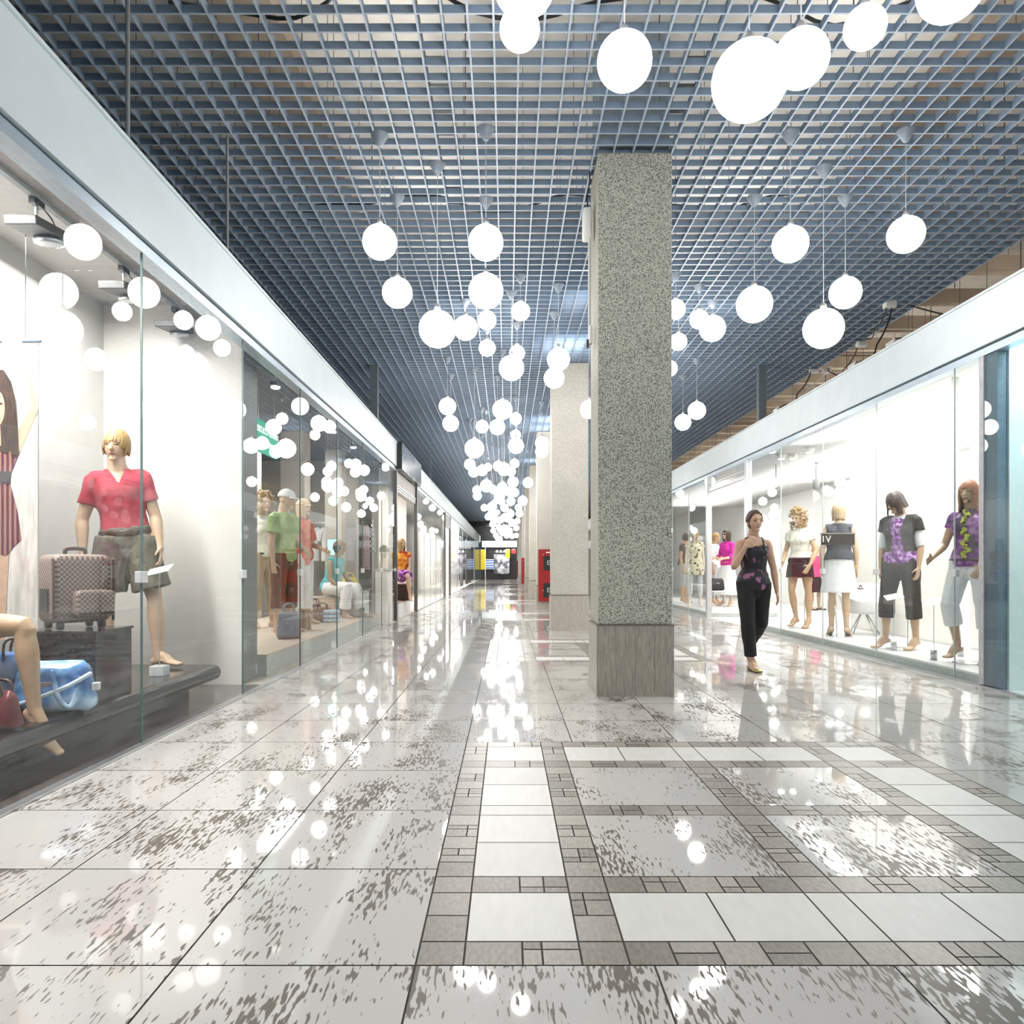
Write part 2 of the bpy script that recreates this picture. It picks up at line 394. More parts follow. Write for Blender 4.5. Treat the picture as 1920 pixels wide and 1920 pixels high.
def figure(name, label, cat, loc, rz, h, sex='f', pose={}, skin=SKIN, garments=(), hair=None, vox=.0085, group=None, curl=.35, hands=(None, None)):
    S = skeleton(sex, pose); w = S['w']; mb = MB()
    add_torso(mb, S, -.09, .62)
    for k, sx in (('L', 1), ('R', -1)):
        hj, kn, an = S['hip'+k], S['knee'+k], S['ankle'+k]
        q = 1.06 if sex == 'm' else 1.
        mb.tube([hj+V((0,0,.02)), hj.lerp(kn,.3), hj.lerp(kn,.7), kn, kn.lerp(an,.12), kn.lerp(an,.35), kn.lerp(an,.75), an],
                [r*q for r in (.092,.086,.065,.052,.05,.056,.039,.034)], n=18, sub=2)
        foot(mb, an, S['foot'+k], S['heel'])
        sj, el, wr = S['sh'+k], S['el'+k], S['wr'+k]
        mb.tube([sj-S['side']*(.075*sx)+S['up']*.012, sj, sj.lerp(el,.3), sj.lerp(el,.75), el, el.lerp(wr,.25), el.lerp(wr,.7), wr, wr+S['hd'+k]*.015],
                [r*(1.18 if sex == 'm' else 1.) for r in (.034,.05,.046,.039,.036,.039,.029,.024,.023)], n=14, sub=2)
        hand(mb, wr, S['hd'+k], S['pn'+k], sx, curl)
    HM = S['head']; M3 = HM.to_3x3(); tr = lambda p: HM @ V(p)
    R = []
    for i in range(15):
        th = -PI/2+.08+(PI-.16)*i/14; ring = []
        for j in range(24):
            a = 2*PI*j/24; x, y, z = math.cos(th)*math.cos(a), math.cos(th)*math.sin(a), math.sin(th)
            px, py, pz = x*.076, y*.097, z*.118
            if z < 0:
                px *= 1-.3*(-z)**1.4
                py = py*(1-.12*-z) if y < 0 else py*(1-.45*(-z)**1.2)
            if y < -.5 and -.05 < z < .25: py *= .965
            ring.append(tr((px, py, pz)))
        R.append(ring)
    mb.rings(R)
    mb.tube([tr((0,-.088,.022)), tr((0,-.102,-.008)), tr((0,-.108,-.026))], [.008,.0105,.014], n=10)
    mb.tube([tr((-.02,-.082,-.057)), tr((0,-.091,-.056)), tr((.02,-.082,-.057))], [.005,.0095,.005], n=8)
    mb.ell(tr((0,-.074,-.094)), (.025,.018,.018)); mb.tube([tr((-.05,-.078,.03)), tr((0,-.09,.032)), tr((.05,-.078,.03))], .009, n=8)
    for sx in (-1,1): mb.ell(tr((.077*sx,.012,-.012)), (.01,.02,.03), M3)
    mb.tube([S['C']+S['up']*.5, tr((0,.012,-.06))], [.058*(1.12 if sex=='m' else .92), .05*(1.15 if sex=='m' else .95)], n=16)
    root = thing(name, label, cat, loc, rz, group, h/1.75)
    me = sculpt(mb, vox, 1)
    for m in (skin, EYE, LIP): me.materials.append(m)
    inv = HM.inverted()
    for p in me.polygons:
        q = inv @ p.center
        if q.y < -.05 and abs(q.z) < .12 and abs(q.x) < .07:
            ax = abs(q.x)
            if ((ax-.032)/.0145)**2+((q.z-.006)/.006)**2 < 1 or (vox < .008 and ((ax-.035)/.018)**2+((q.z-.034-.1*(.035-ax)*0)/.0032)**2 < 1): p.material_index = 1
            elif (q.x/.022)**2+((q.z+.057)/.009)**2 < 1: p.material_index = 2
    link('body', me, root)
    for n_, g in enumerate(garments):
        gm = MB(); kind = g['kind']; inf = g.get('infl', .014); vx = g.get('vox', vox*1.08)
        if kind == 'shirt':
            add_torso(gm, S, g.get('bottom', -.04), g.get('top', .535), inf, 16, g.get('flare', .01), rnd=False)
            s = g.get('sleeve', .6)
            if s > 0:
                for k, sx in (('L',1), ('R',-1)):
                    sj, el, wr = S['sh'+k], S['el'+k], S['wr'+k]
                    path = [(sj-S['side']*(.085*sx)+S['up']*.014, .05), (sj-S['side']*(.03*sx)+S['up']*.009, .056), (sj+S['side']*(.004*sx), .053)]
                    for t in [i/5 for i in range(1, 11)]:
                        if t > s+1e-6: break
                        path.append((sj.lerp(el, t), .05-.01*t) if t <= 1 else (el.lerp(wr, t-1), .042-.012*(t-1)))
                    gm.tube([p for p, r in path], [r*w+inf*(.5+.8*i/len(path)) for i, (p, r) in enumerate(path)], n=16, rnd=False, sub=2)
            if g.get('collar'):
                c = S['C']+S['up']*.522
                gm.tube([c-S['up']*.018, c+S['up']*.016+S['fwd']*.004], [(.084*w,.078), (.072*w+.004,.074)], n=20, side=S['side'], rnd=False)
        elif kind == 'pants':
            add_torso(gm, S, -.09, g.get('top', .12), inf, 8, rnd=False); gm.ell(S['C']-V((0,0,.075)), (.09+inf,.085+inf,.085+inf)); L_ = g.get('length', 1.9); fl = g.get('wide', 0.)
            for k in ('L', 'R'):
                hj, kn, an = S['hip'+k], S['knee'+k], S['ankle'+k]; path = [(hj+V((0,0,.03)), .096)]
                for t in [i/6 for i in range(1, 13)]:
                    if t > L_+1e-6: break
                    path.append((hj.lerp(kn,t), .094-.037*t) if t <= 1 else (kn.lerp(an,t-1), .057-.016*max(0,(t-1.3))/.7))
                gm.tube([p for p, r in path], [r+inf+fl*i/len(path) for i, (p, r) in enumerate(path)], n=18, rnd=False)
        elif kind == 'skirt':
            z0, z1, fl = g.get('hem', -.3), g.get('top', .13), g.get('flare', .04); pts, rad = [], []
            mid = (S['kneeL']+S['kneeR'])/2; sp = abs(S['kneeL'].x-S['kneeR'].x)/2
            for i in range(13):
                z = z1+(z0-z1)*i/12
                if z > -.02:
                    p, r = tors(S, z, z+.001, inf, 1); pts.append(p[0]); rad.append(r[0])
                else:
                    t = -(z+.02)/.41; c = S['C'].lerp(mid, min(t, 1.2)); c.z = S['C'].z+z
                    pts.append(c); rad.append((.168+inf+fl*t+(sp*.25)*t, .115+inf+fl*t+.03*t))
            gm.tube(pts, rad, n=24, side=V((1,0,0)), rnd=False)
        elif kind == 'shoes':
            for k in ('L', 'R'):
                gm = MB(); foot(gm, S['ankle'+k], S['foot'+k], S['heel'], .006); me = sculpt(gm, vx, 1)
                bm = bmesh.new(); bm.from_mesh(me)
                bmesh.ops.delete(bm, geom=[v for v in bm.verts if v.co.z > S['ankle'+k].z-.04], context='VERTS'); bm.to_mesh(me); bm.free()
                me.materials.append(g['mat']); o = link('shoe', me, root); o['label'] = g.get('label', 'shoe')
            continue
        elif kind == 'belt':
            p, r = tors(S, g.get('z', .1)-.02, g.get('z', .1)+.02, inf+.006, 2); gm.tube(p, r, n=24, side=S['side'], rnd=False)
        elif kind == 'straps':
            for sx in (-1, 1):
                q = lambda z, y: S['C']+S['up']*z+S['side']*(.075*sx)+S['fwd']*y
                gm.tube([q(.36,.13), q(.44,.105), q(.515,.045), q(.5,-.06), q(.4,-.1)], (.013,.005), n=8, side=S['side'], sub=3)
        elif kind == 'scarf':
            for i in range(14):
                z = .5-.034*i; a = .05*math.sin(i*1.9)
                gm.ell(S['C']+S['up']*z+S['fwd']*(.125+.01*math.sin(i*2.7))+S['side']*(g.get('x', .03)+a*.5), (.03,.018,.026))
        elif kind == 'bangle':
            k = g['on']; gm.tube([S['wr'+k]-S['hd'+k]*.03, S['wr'+k]-S['hd'+k]*.012], .031, n=14, rnd=False)
        me = sculpt(gm, vx, 2 if kind != 'scarf' else 0, g.get('wrinkle', .006), g.get('wscale', 13.), n_*7.3+loc[1])
        if g.get('vneck'):
            bm = bmesh.new(); bm.from_mesh(me); doom = []
            for v in bm.verts:
                d = v.co-S['C']; h = d.dot(S['up'])
                if d.dot(S['fwd']) > .0 and h > .43 and abs(d.dot(S['side'])) < (h-.43)*g['vneck']: doom.append(v)
            bmesh.ops.delete(bm, geom=doom, context='VERTS'); bm.to_mesh(me); bm.free()
        if g.get('open'):
            bm = bmesh.new(); bm.from_mesh(me); doom = []
            for v in bm.verts:
                d = v.co-S['C']; h = d.dot(S['up'])
                if d.dot(S['fwd']) > .03 and abs(d.dot(S['side'])) < g['open']*(.55+.45*min(1, abs(h-.3)/.2)): doom.append(v)
            bmesh.ops.delete(bm, geom=doom, context='VERTS'); bm.to_mesh(me); bm.free()
        me.materials.append(g['mat']); o = link(g['name'], me, root)
        if g.get('label'): o['label'] = g['label']
    if hair: make_hair(root, S, hair)
    return root, S

def make_hair(root, S, hr):
    HM = S['head']; tr = lambda p: HM @ V(p); rnd = random.Random(hr.get('seed', 3)); mb = MB()
    Ln, fringe, flare = hr.get('length', -.1), hr.get('fringe', .05), hr.get('flare', 0.)
    mb.ell(tr((0,.013,.012)), (.08,.1,.117), HM.to_3x3(), n=20, m=12)
    if hr.get('curly'):
        for i in range(150):
            a = rnd.uniform(-PI, PI); th = rnd.uniform(-.75, 1.5)
            if abs(a+PI/2) < .85 and th < .55: continue
            k = rnd.uniform(1.0, 1.35); p = V((math.cos(th)*math.cos(a)*.095*k, math.cos(th)*math.sin(a)*.105*k+.015, math.sin(th)*.125*k))
            if th < 0: p.z -= .04*k
            q = rnd.uniform(.016, .028); pts = []
            ax = V((rnd.uniform(-1,1), rnd.uniform(-1,1), rnd.uniform(-1,1))).normalized(); u = ax.orthogonal().normalized(); v = ax.cross(u)
            for t in range(7): pts.append(tr(p + u*(q*math.cos(t*1.1)) + v*(q*math.sin(t*1.1)) + ax*(t*.005)))
            mb.tube(pts, .008, n=5)
    else:
        n = hr.get('n', 60)
        for i in range(n):
            a = -PI+2*PI*(i+.5)/n + rnd.uniform(-.05,.05)          # 0 = front
            f = abs(a)
            off = hr.get('part', 0.)
            end = Ln + rnd.uniform(-.012,.012)
            front = f < .75
            if front: end = fringe + rnd.uniform(-.01,.01)
            elif f < 1.15: end = hr.get('side', Ln*.8) + rnd.uniform(-.01,.01)
            x0, y0 = math.sin(a), -math.cos(a); pts, k = [], 1+rnd.uniform(-.01,.03)
            for s in range(13):
                t = s/12; z = .122+(end-.122)*t**1.25
                if z > 0: rr = math.sqrt(max(0, 1-(z/.126)**2))
                else: rr = 1+flare*(-z/.2)-hr.get('tuck', .12)*min(1,(-z/.12))**2
                rr *= k
                pts.append(tr((x0*.0835*rr+off*(1-t), y0*.104*rr+.008, z)))
            mb.tube(pts, [(.0125,.007)]*12+[(.006,.004)], n=6, side=HM.to_3x3() @ V((math.cos(a), math.sin(a), 0)))
    o = mb.build('hair', HAIRS[hr['col']], root, True)
    return o

def add_cap(root, S, m, brim=True, knit=False):
    HM = S['head']; tr = lambda p: HM @ V(p); mb = MB()
    mb.ell(tr((0,.008,.03)), (.093,.113,.105), HM.to_3x3(), n=22, m=8, z0=0)
    if brim:
        for s in range(6):
            a0, a1 = -.85+.283*s, -.85+.283*(s+1); q = lambda a, r, z: tr((math.sin(a)*r*.85, .008-math.cos(a)*r, z))
            mb.quadv([q(a0,.105,.04), q(a1,.105,.04), q(a1,.2-.02*abs(a1),.02), q(a0,.2-.02*abs(a0),.02)])
            mb.quadv([q(a0,.105,.032), q(a0,.2-.02*abs(a0),.012), q(a1,.2-.02*abs(a1),.012), q(a1,.105,.032)])
    else:
        mb.lathe((0,0,0), [(.09,.035),(.17,.02),(.172,.014),(.09,.026)], 24)
        for i in range(len(mb.v)-96, len(mb.v)): mb.v[i] = tr(mb.v[i])
    return mb.build('cap' if brim else 'hat', m, root, True)

# ------------------------------------------------------------------ people and mannequins
c_ = mat
def cloth(name, col, **k): return mat(name, col, .8, var=k.pop('var', .1), scale=k.pop('scale', 25), **k)
def base_disc(root, sc, rod=True, m=None):
    """steel foot plate and rod that hold a shop mannequin up"""
    MB().lathe((0,.02,0), [(.17,.0),(.17,.008),(.165,.012)], 28).build('base_plate', M_CHROME0, root, True)
    if rod: MB().tube([(.03,.1,.012),(.03,.1,.16),(.05,.06,.42)], .007, n=8).build('support_rod', M_CHROME0, root, True)
M_CHROME0 = mat('stand_steel', (.7,.71,.72), .2, .9, var=.03)

# the woman walking toward the camera
loc = (wx(1414,7.98), 8.0, 0)
flor = mat_pattern('black_floral_silk', 'noise', [(.010,.009,.012), (.012,.01,.014), (.015,.01,.016), (.32,.12,.24)], 13., .55)
woman, S = figure('person', 'woman walking in black cropped trousers and floral camisole, one hand raised to her mouth', 'person', loc, .06, 1.70, 'f',
    dict(thighR=(-.03,-.2,-1), shinR=(.10,.02,-1), footR=(.05,-1,0), thighL=(.05,.12,-1), shinL=(-.06,.75,-.66), footL=(.1,-.55,-.8), stand='R',
         armR=(-.34,-.30,-.88), foreR=(.46,-.28,1), handR=(.55,-.15,.75), palmR=(.6,.8,0), armL=(.30,.06,-1), foreL=(.10,-.12,-1), palmL=(-.9,.2,0), head=(.05,.08,-.03)),
    SKIN_REAL, [dict(kind='shirt', name='camisole', mat=flor, sleeve=0, top=.42, bottom=-.06, flare=.012, infl=.012),
                dict(kind='straps', name='camisole_straps', mat=flor, wrinkle=0, vox=.005),
                dict(kind='pants', name='trousers', mat=cloth('black_trouser_cloth', (.012,.011,.013)), length=1.86, infl=.014, wide=.004),
                dict(kind='shoes', name='flat_shoes', mat=mat('gold_leather', (.42,.33,.12), .35, .5), label='gold ballet flat')],
    dict(col='brown', length=.0, fringe=.092, side=.055, n=64, tuck=.2), vox=.0072)
mb = MB(); tr = lambda p: S['head'] @ V(p)
mb.ell(tr((0,.11,.03)), (.04,.04,.045), n=14); mb.build('hair_bun', HAIRS['brown'], woman, True)
mb = MB(); ring = [S['C']+S['up']*(.5-.075*math.sin(PI*i/12))+S['side']*(.085*math.cos(PI*i/12))+S['fwd']*(.03+.085*math.sin(PI*i/12)) for i in range(13)]
mb.tube(ring, .0035, n=6); mb.build('necklace', mat('gold_chain', (.7,.5,.2), .3, .8), woman, True)

# four women mannequins in the bright window
PL = .10
ivory = cloth('ivory_blouse_cloth', (.72,.69,.6)); white = cloth('white_cotton', (.80,.80,.80), var=.04); black = cloth('charcoal_suit_cloth', (.014,.010,.009))
purple = mat_pattern('purple_floral_satin', 'noise', [(.03,.003,.05), (.16,.01,.20), (.42,.2,.48)], 9., .4)
r, S = figure('mannequin', 'auburn haired mannequin in purple blouse, lime scarf and white cropped trousers', 'mannequin', (wx(1822,7.73), 7.75, PL), -1.05, 1.83, 'f',
    dict(thighL=(.10,.02,-1), shinL=(.02,.10,-1), thighR=(-.12,-.30,-1), shinR=(-.0,.34,-1), stand='L', heel=.055, footL=(.2,-1,0), footR=(-.15,-1,0), armR=(-.3,-.15,-1), foreR=(-.02,-.75,-.45), handR=(.1,-.9,-.3),
         armL=(.34,.1,-1), foreL=(-.25,-.45,-.8), handL=(-.5,-.35,-.75), palmL=(-.6,.6,0), head=(.12,.03,0)), SKIN_TAN,
    [dict(kind='shirt', name='blouse', mat=purple, sleeve=.5, bottom=-.04, flare=.02, collar=False),
     dict(kind='pants', name='cropped_trousers', mat=white, length=1.5, infl=.014, wide=.016, wrinkle=.008),
     dict(kind='scarf', name='scarf', mat=mat_pattern('lime_scarf', 'spots', [(.06,.07,.01), (.5,.55,.06)], 30.), x=.02, vox=.007, wrinkle=0),
     dict(kind='belt', name='belt', mat=mat('brown_leather', (.05,.03,.02), .4), z=.03, infl=.03, wrinkle=0)],
    dict(col='red', length=-.19, side=-.17, fringe=.03, flare=.15, n=70), vox=.0075, curl=.25)
base_disc(r, 1)
r, S = figure('mannequin', 'brown bob mannequin in charcoal short jacket, purple ruffle top and dark cropped trousers', 'mannequin', (wx(1690,9.06), 9.06, PL), -.85, 1.86, 'f',
    dict(thighL=(.08,.02,-1), shinL=(.05,.08,-1), thighR=(-.12,-.12,-1), shinR=(-.06,.06,-1), heel=.055, footL=(-.25,-1,0), footR=(-.5,-1,0), armL=(.22,.02,-1), foreL=(.0,-.28,-1), palmL=(-1,.1,0),
         armR=(-.2,.05,-1), foreR=(.0,-.2,-1), head=(-.35,.42,.0), lean=(-.02,-.0,1)), SKIN_TAN,
    [dict(kind='shirt', name='undershirt', mat=white, sleeve=1.0, bottom=.05, infl=.008, wrinkle=.003),
     dict(kind='shirt', name='ruffle_top', mat=mat_pattern('violet_ruffle', 'noise', [(.10,.008,.15), (.30,.07,.40), (.6,.4,.66)], 26.), sleeve=0, top=.47, bottom=-.02, infl=.016, wrinkle=.012, wscale=30, flare=.02),
     dict(kind='shirt', name='jacket', mat=black, sleeve=.5, bottom=.12, infl=.03, top=.53, open=.075),
     dict(kind='pants', name='cropped_trousers', mat=black, length=1.58, infl=.02, wide=.012)],
    dict(col='brown', length=-.08, side=-.13, fringe=-.03, flare=.25, tuck=-.15, n=72), vox=.0075, curl=.45)
mb = MB(); S_loc = S
[mb.ell(S['C']+S['up']*(.46-.05*i)+S['fwd']*(.115+.012*math.sin(i*2))+S['side']*.02*math.sin(i*1.7), (.045,.028,.03), n=12) for i in range(7)]; me = sculpt(mb, .008, 1, .01, 40); me.materials.append(MATS['violet_ruffle']); link('ruffle', me, r)
base_disc(r, 1)
r, S = figure('mannequin', 'pale bob mannequin seen from behind in dark waistcoat and white skirt', 'mannequin', (wx(1573,10.73), 10.73, PL), 2.75, 1.84, 'f',
    dict(heel=.06, thighL=(.0,-.03,-1), thighR=(-.0,.02,-1), armR=(-.2,.08,-1), foreR=(-.05,-.15,-1), armL=(.22,.1,-1), foreL=(.0,-.1,-1), head=(.1,.05,0)), SKIN,
    [dict(kind='shirt', name='waistcoat', mat=cloth('slate_denim', (.075,.078,.09)), sleeve=.1, bottom=.04, infl=.022, flare=.015),
     dict(kind='skirt', name='skirt', mat=white, hem=-.4, top=.15, flare=.03, infl=.02),
     dict(kind='bangle', name='bangle', on='R', mat=mat('gold_bangle', (.75,.55,.15), .3, .7), wrinkle=0, vox=.006)],
    dict(col='pale', length=-.11, side=-.11, fringe=.0, tuck=.1, n=66), vox=.008)
base_disc(r, 1)
r, S = figure('mannequin', 'curly blond mannequin in ivory blouse and short dark red skirt', 'mannequin', (wx(1500,12.26), 12.26, PL), -.75, 1.85, 'f',
    dict(heel=.06, thighL=(.08,.04,-1), shinL=(.02,.02,-1), thighR=(-.02,-.22,-1), shinR=(.08,.22,-1), footR=(-.3,-1,0), footL=(-.1,-1,0), armL=(.35,-.02,-1), foreL=(-.2,-.5,-.9), handL=(-.35,-.4,-.8), palmL=(-.6,.5,0),
         armR=(-.3,.1,-1), foreR=(.1,-.6,-.5), head=(-.25,.2,0)), SKIN_TAN,
    [dict(kind='shirt', name='blouse', mat=ivory, sleeve=.55, bottom=.08, collar=True),
     dict(kind='skirt', name='skirt', mat=cloth('burgundy_cloth', (.03,.007,.011)), hem=-.22, top=.14, flare=.03, infl=.02),
     dict(kind='belt', name='belt', mat=cloth('white_patent', (.75,.74,.72)), z=.10, infl=.022, wrinkle=0)],
    dict(col='blond', curly=True), vox=.008, curl=.15)
base_disc(r, 1)
# deeper in the same shop
r, S = figure('mannequin', 'dark haired mannequin in magenta sweater wearing sunglasses, just inside the open door', 'mannequin', (wx(1364,18.96), 18.96, PL), -1.1, 1.87, 'f',
    dict(heel=.05, armL=(.2,-.1,-1), foreL=(-.2,-.9,-.15), armR=(-.2,-.1,-1), foreR=(.2,-.9,-.1)), SKIN,
    [dict(kind='shirt', name='sweater', mat=cloth('magenta_knit', (.62,.03,.34)), sleeve=1.5, bottom=-.05, infl=.026),
     dict(kind='belt', name='sash', mat=cloth('orange_sash', (.8,.35,.02)), z=.05, infl=.03, wrinkle=0),
     dict(kind='skirt', name='long_skirt', mat=white, hem=-.72, top=.1, flare=.05)],
    dict(col='brown', length=-.15, side=-.15, fringe=.05, n=48), vox=.0105)
mb = MB(); tr = lambda p: S['head'] @ V(p)
for sx in (-1, 1): mb.ell(tr((.034*sx,-.092,.008)), (.03,.012,.022), S['head'].to_3x3(), n=12, m=6)
mb.tube([tr((-.078,-.05,.012)), tr((0,-.1,.014)), tr((.078,-.05,.012))], .005, n=6); mb.build('sunglasses', mat('black_lens', (.01,.01,.012), .15), r, True)
figure('mannequin', 'short blond mannequin in white shirt and grey trousers, framed in the open door', 'mannequin', (wx(1340,19.8), 19.8, PL), .9, 1.85, 'f', dict(heel=.03), SKIN_TAN,
    [dict(kind='shirt', name='shirt', mat=white, sleeve=1.4, bottom=-.08, infl=.02), dict(kind='pants', name='trousers', mat=cloth('pale_grey_cloth', (.45,.45,.46)), length=1.85)],
    dict(col='blond', length=.0, side=.02, fringe=.05, n=44), vox=.011)
figure('mannequin', 'long haired mannequin in patterned cream tunic over pale leggings beyond the door', 'mannequin', (wx(1303,18.76), 18.76, PL), -.15, 1.86, 'f', dict(heel=.06, head=(-.3,.15,0)), SKIN_PALE,
    [dict(kind='shirt', name='tunic', mat=mat_pattern('cream_printed_cloth', 'spots', [(.08,.07,.05), (.75,.68,.48), (.75,.68,.48)], 13.), sleeve=.2, bottom=-.05, infl=.02),
     dict(kind='skirt', name='tunic_skirt', mat=MATS['cream_printed_cloth'], hem=-.26, top=.1, infl=.022), dict(kind='pants', name='leggings', mat=cloth('pale_legging', (.6,.62,.62)), length=1.7, infl=.008)],
    dict(col='blond', length=-.2, side=-.2, fringe=.04, n=48), vox=.0105)
figure('mannequin', 'dark topped mannequin turned away beside the one in a patterned tunic', 'mannequin', (wx(1282,20.6), 20.6, PL), 1.0, 1.86, 'f', dict(heel=.05, head=(.3,.25,0)), SKIN_TAN,
    [dict(kind='shirt', name='top', mat=cloth('dark_brown_jersey', (.07,.05,.04)), sleeve=.5, bottom=-.04, infl=.02), dict(kind='pants', name='cropped_trousers', mat=cloth('pale_grey_cloth', (.45,.45,.46)), length=1.35, infl=.015)],
    dict(col='brown', length=-.06, side=-.06, fringe=.04, n=44), vox=.011)
figure('mannequin', 'mannequin in bright pink top and dark skirt deep in the shop behind the curly one', 'mannequin', (wx(1527,18.9), 18.9, 0), .5, 1.62, 'f', dict(thighL=(.1,-.1,-1)), SKIN_TAN,
    [dict(kind='shirt', name='top', mat=cloth('hot_pink_cloth', (.85,.08,.25)), sleeve=.8, bottom=-.06, infl=.03), dict(kind='skirt', name='skirt', mat=cloth('burgundy_cloth', (.03,.007,.011)), hem=-.45, flare=.05),
     dict(kind='shoes', name='shoes', mat=mat('dark_leather', (.03,.02,.015), .4))], dict(col='pale', length=-.05, n=40), vox=.011)

# polo shop, first window
PD = .27
figure('mannequin', 'tall blond male mannequin in red polo shirt and olive cargo shorts', 'mannequin', (-3.10, 6.12, PD), .45, 1.93, 'm',
    dict(thighL=(.24,-.06,-1), shinL=(.06,.06,-1), footL=(.75,-.7,0), thighR=(-.12,.04,-1), shinR=(-.02,.04,-1), footR=(.5,-1,0), lean=(-.12,-.02,1), armL=(.3,.04,-1), foreL=(.12,-.3,-1), armR=(-.26,.04,-1), foreR=(.02,-.22,-1), head=(-.3,.04,0)),
    SKIN, [dict(kind='shirt', name='polo_shirt', mat=cloth('red_pique', (.40,.035,.06)), sleeve=.62, bottom=.05, infl=.014, top=.52, collar=True, vneck=.5, flare=.012, wrinkle=.007),
                dict(kind='pants', name='cargo_shorts', mat=cloth('olive_canvas', (.135,.122,.095), var=.2), length=.96, infl=.03, wide=.05, wrinkle=.011, top=.11),
                dict(kind='belt', name='belt', mat=mat('brown_leather', (.05,.03,.02), .4), z=.075, infl=.03, wrinkle=0)],
    dict(col='blond', length=-.05, side=-.015, fringe=.028, part=.02, n=72), vox=.0072, curl=.5)
figure('mannequin', 'seated mannequin at the picture edge, only its bare bent leg in view', 'mannequin', (-3.05, 3.96, .205), PI/2-.12, 1.80, 'f',
    dict(thighL=(.1,-1,-.02), shinL=(.02,-.12,-1), footL=(.0,-.9,-.62), thighR=(-.5,-.7,-.05), shinR=(-.05,.35,-1), footR=(0,-1,-.2), heel=.07, lift=-.02, armL=(.2,.1,-1), armR=(-.2,.1,-1)),
    SKIN_TAN, [dict(kind='shirt', name='top', mat=white, sleeve=.4, bottom=-.05), dict(kind='pants', name='shorts', mat=cloth('olive_canvas', (.135,.122,.095)), length=.5, infl=.02)],
    dict(col='brown', length=-.15, n=50), vox=.008)

# polo shop, second window
PS = .22
tan = cloth('tan_linen', (.45,.34,.22)); coral = mat_pattern('coral_printed_cotton', 'noise', [(.55,.10,.06), (.75,.22,.13)], 14.)
brown_t = cloth('rust_brown_cloth', (.17,.065,.03))
r, S = figure('mannequin', 'male mannequin in light green shirt and white cap, facing the hall', 'mannequin', (wx(532,10.05), 10.05, PS), 1.15, 1.9, 'm',
    dict(armR=(-.15,.05,-1), foreR=(.0,-.12,-1), armL=(.2,-.05,-1), foreL=(-.2,-.7,-.4), head=(.2,.1,0)), SKIN,
    [dict(kind='shirt', name='shirt', mat=mat_pattern('light_green_cotton', 'noise', [(.24,.36,.12), (.42,.54,.26)], 6.), sleeve=.6, bottom=-.08, infl=.026, collar=True, wrinkle=.01),
     dict(kind='pants', name='trousers', mat=brown_t, length=1.55, infl=.022, wide=.01)], None, vox=.0085)
add_cap(r, S, white)
r, S = figure('mannequin', 'blond mannequin in coral shirt, tan hat and white trousers behind the green one', 'mannequin', (wx(566,11.5), 11.5, PS), 1.15, 1.87, 'f',
    dict(armL=(.2,-.1,-1), foreL=(-.1,-.85,-.3), armR=(-.15,.05,-1), heel=.03), SKIN,
    [dict(kind='shirt', name='shirt', mat=coral, sleeve=.9, bottom=-.12, infl=.024, flare=.02, wrinkle=.01), dict(kind='pants', name='trousers', mat=white, length=1.85, infl=.02, wide=.01)],
    dict(col='pale', length=-.16, side=-.15, fringe=.05, n=46), vox=.009)
add_cap(r, S, cloth('tan_felt', (.5,.36,.22)), True)
r, S = figure('mannequin', 'pale curly mannequin in cream top and tan trousers next to the grey partition', 'mannequin', (wx(494,10.9), 10.9, PS), .75, 1.92, 'f', dict(armL=(.25,0,-1), thighR=(-.1,-.12,-1)), SKIN,
    [dict(kind='shirt', name='top', mat=ivory, sleeve=.4, bottom=-.02, infl=.02), dict(kind='belt', name='belt', mat=mat('brown_leather', (.05,.03,.02), .4), z=.03, infl=.026, wrinkle=0), dict(kind='pants', name='trousers', mat=tan, length=1.8, infl=.02)],
    dict(col='pale', curly=True), vox=.009)
r, S = figure('mannequin', 'seated mannequin in turquoise top, brown cap and white trousers', 'mannequin', (wx(618,12.9), 12.9, PS), 1.2, 1.8, 'f',
    dict(thighL=(.12,-1,.02), shinL=(.02,-.25,-1), thighR=(-.1,-.95,.05), shinR=(-.02,.1,-1), lean=(0,-.28,1), armL=(.15,-.3,-1), foreL=(-.1,-.75,-.5), armR=(-.15,-.1,-1), foreR=(.1,-.7,-.6), head=(0,.1,0)), SKIN_DARK,
    [dict(kind='shirt', name='top', mat=mat_pattern('turquoise_cotton', 'noise', [(.06,.36,.4), (.16,.55,.58)], 12.), sleeve=.1, bottom=-.06, infl=.022), dict(kind='pants', name='trousers', mat=white, length=1.85, infl=.024, wide=.025)],
    dict(col='brown', length=-.02, fringe=.05, n=40), vox=.009)
add_cap(r, S, cloth('brown_felt', (.2,.12,.07)))
figure('mannequin', 'seated mannequin in orange top and purple patterned skirt inside the dark entrance', 'mannequin', (wx(753,16.9), 16.9, .33), .12, 1.72, 'f',
    dict(thighL=(.15,-1,-.1), shinL=(.1,-.05,-1), thighR=(-.12,-.95,-.1), shinR=(-.15,.1,-1), heel=.05, armL=(.1,-.25,-1), foreL=(-.3,-.5,-.7), armR=(-.15,-.2,-1), foreR=(.3,-.6,-.6), head=(.5,-.05,0)), SKIN,
    [dict(kind='shirt', name='top', mat=mat_pattern('orange_printed_top', 'noise', [(.5,.03,.03), (.85,.3,.02), (.9,.5,.05)], 9.), sleeve=.2, bottom=-.05, infl=.02),
     dict(kind='pants', name='patterned_skirt', mat=mat_pattern('violet_patterned_cloth', 'noise', [(.12,.02,.2), (.45,.1,.5), (.8,.7,.8)], 9.), length=.9, infl=.03, wide=.03)],
    dict(col='blond', length=-.2, fringe=.05, n=44), vox=.009)
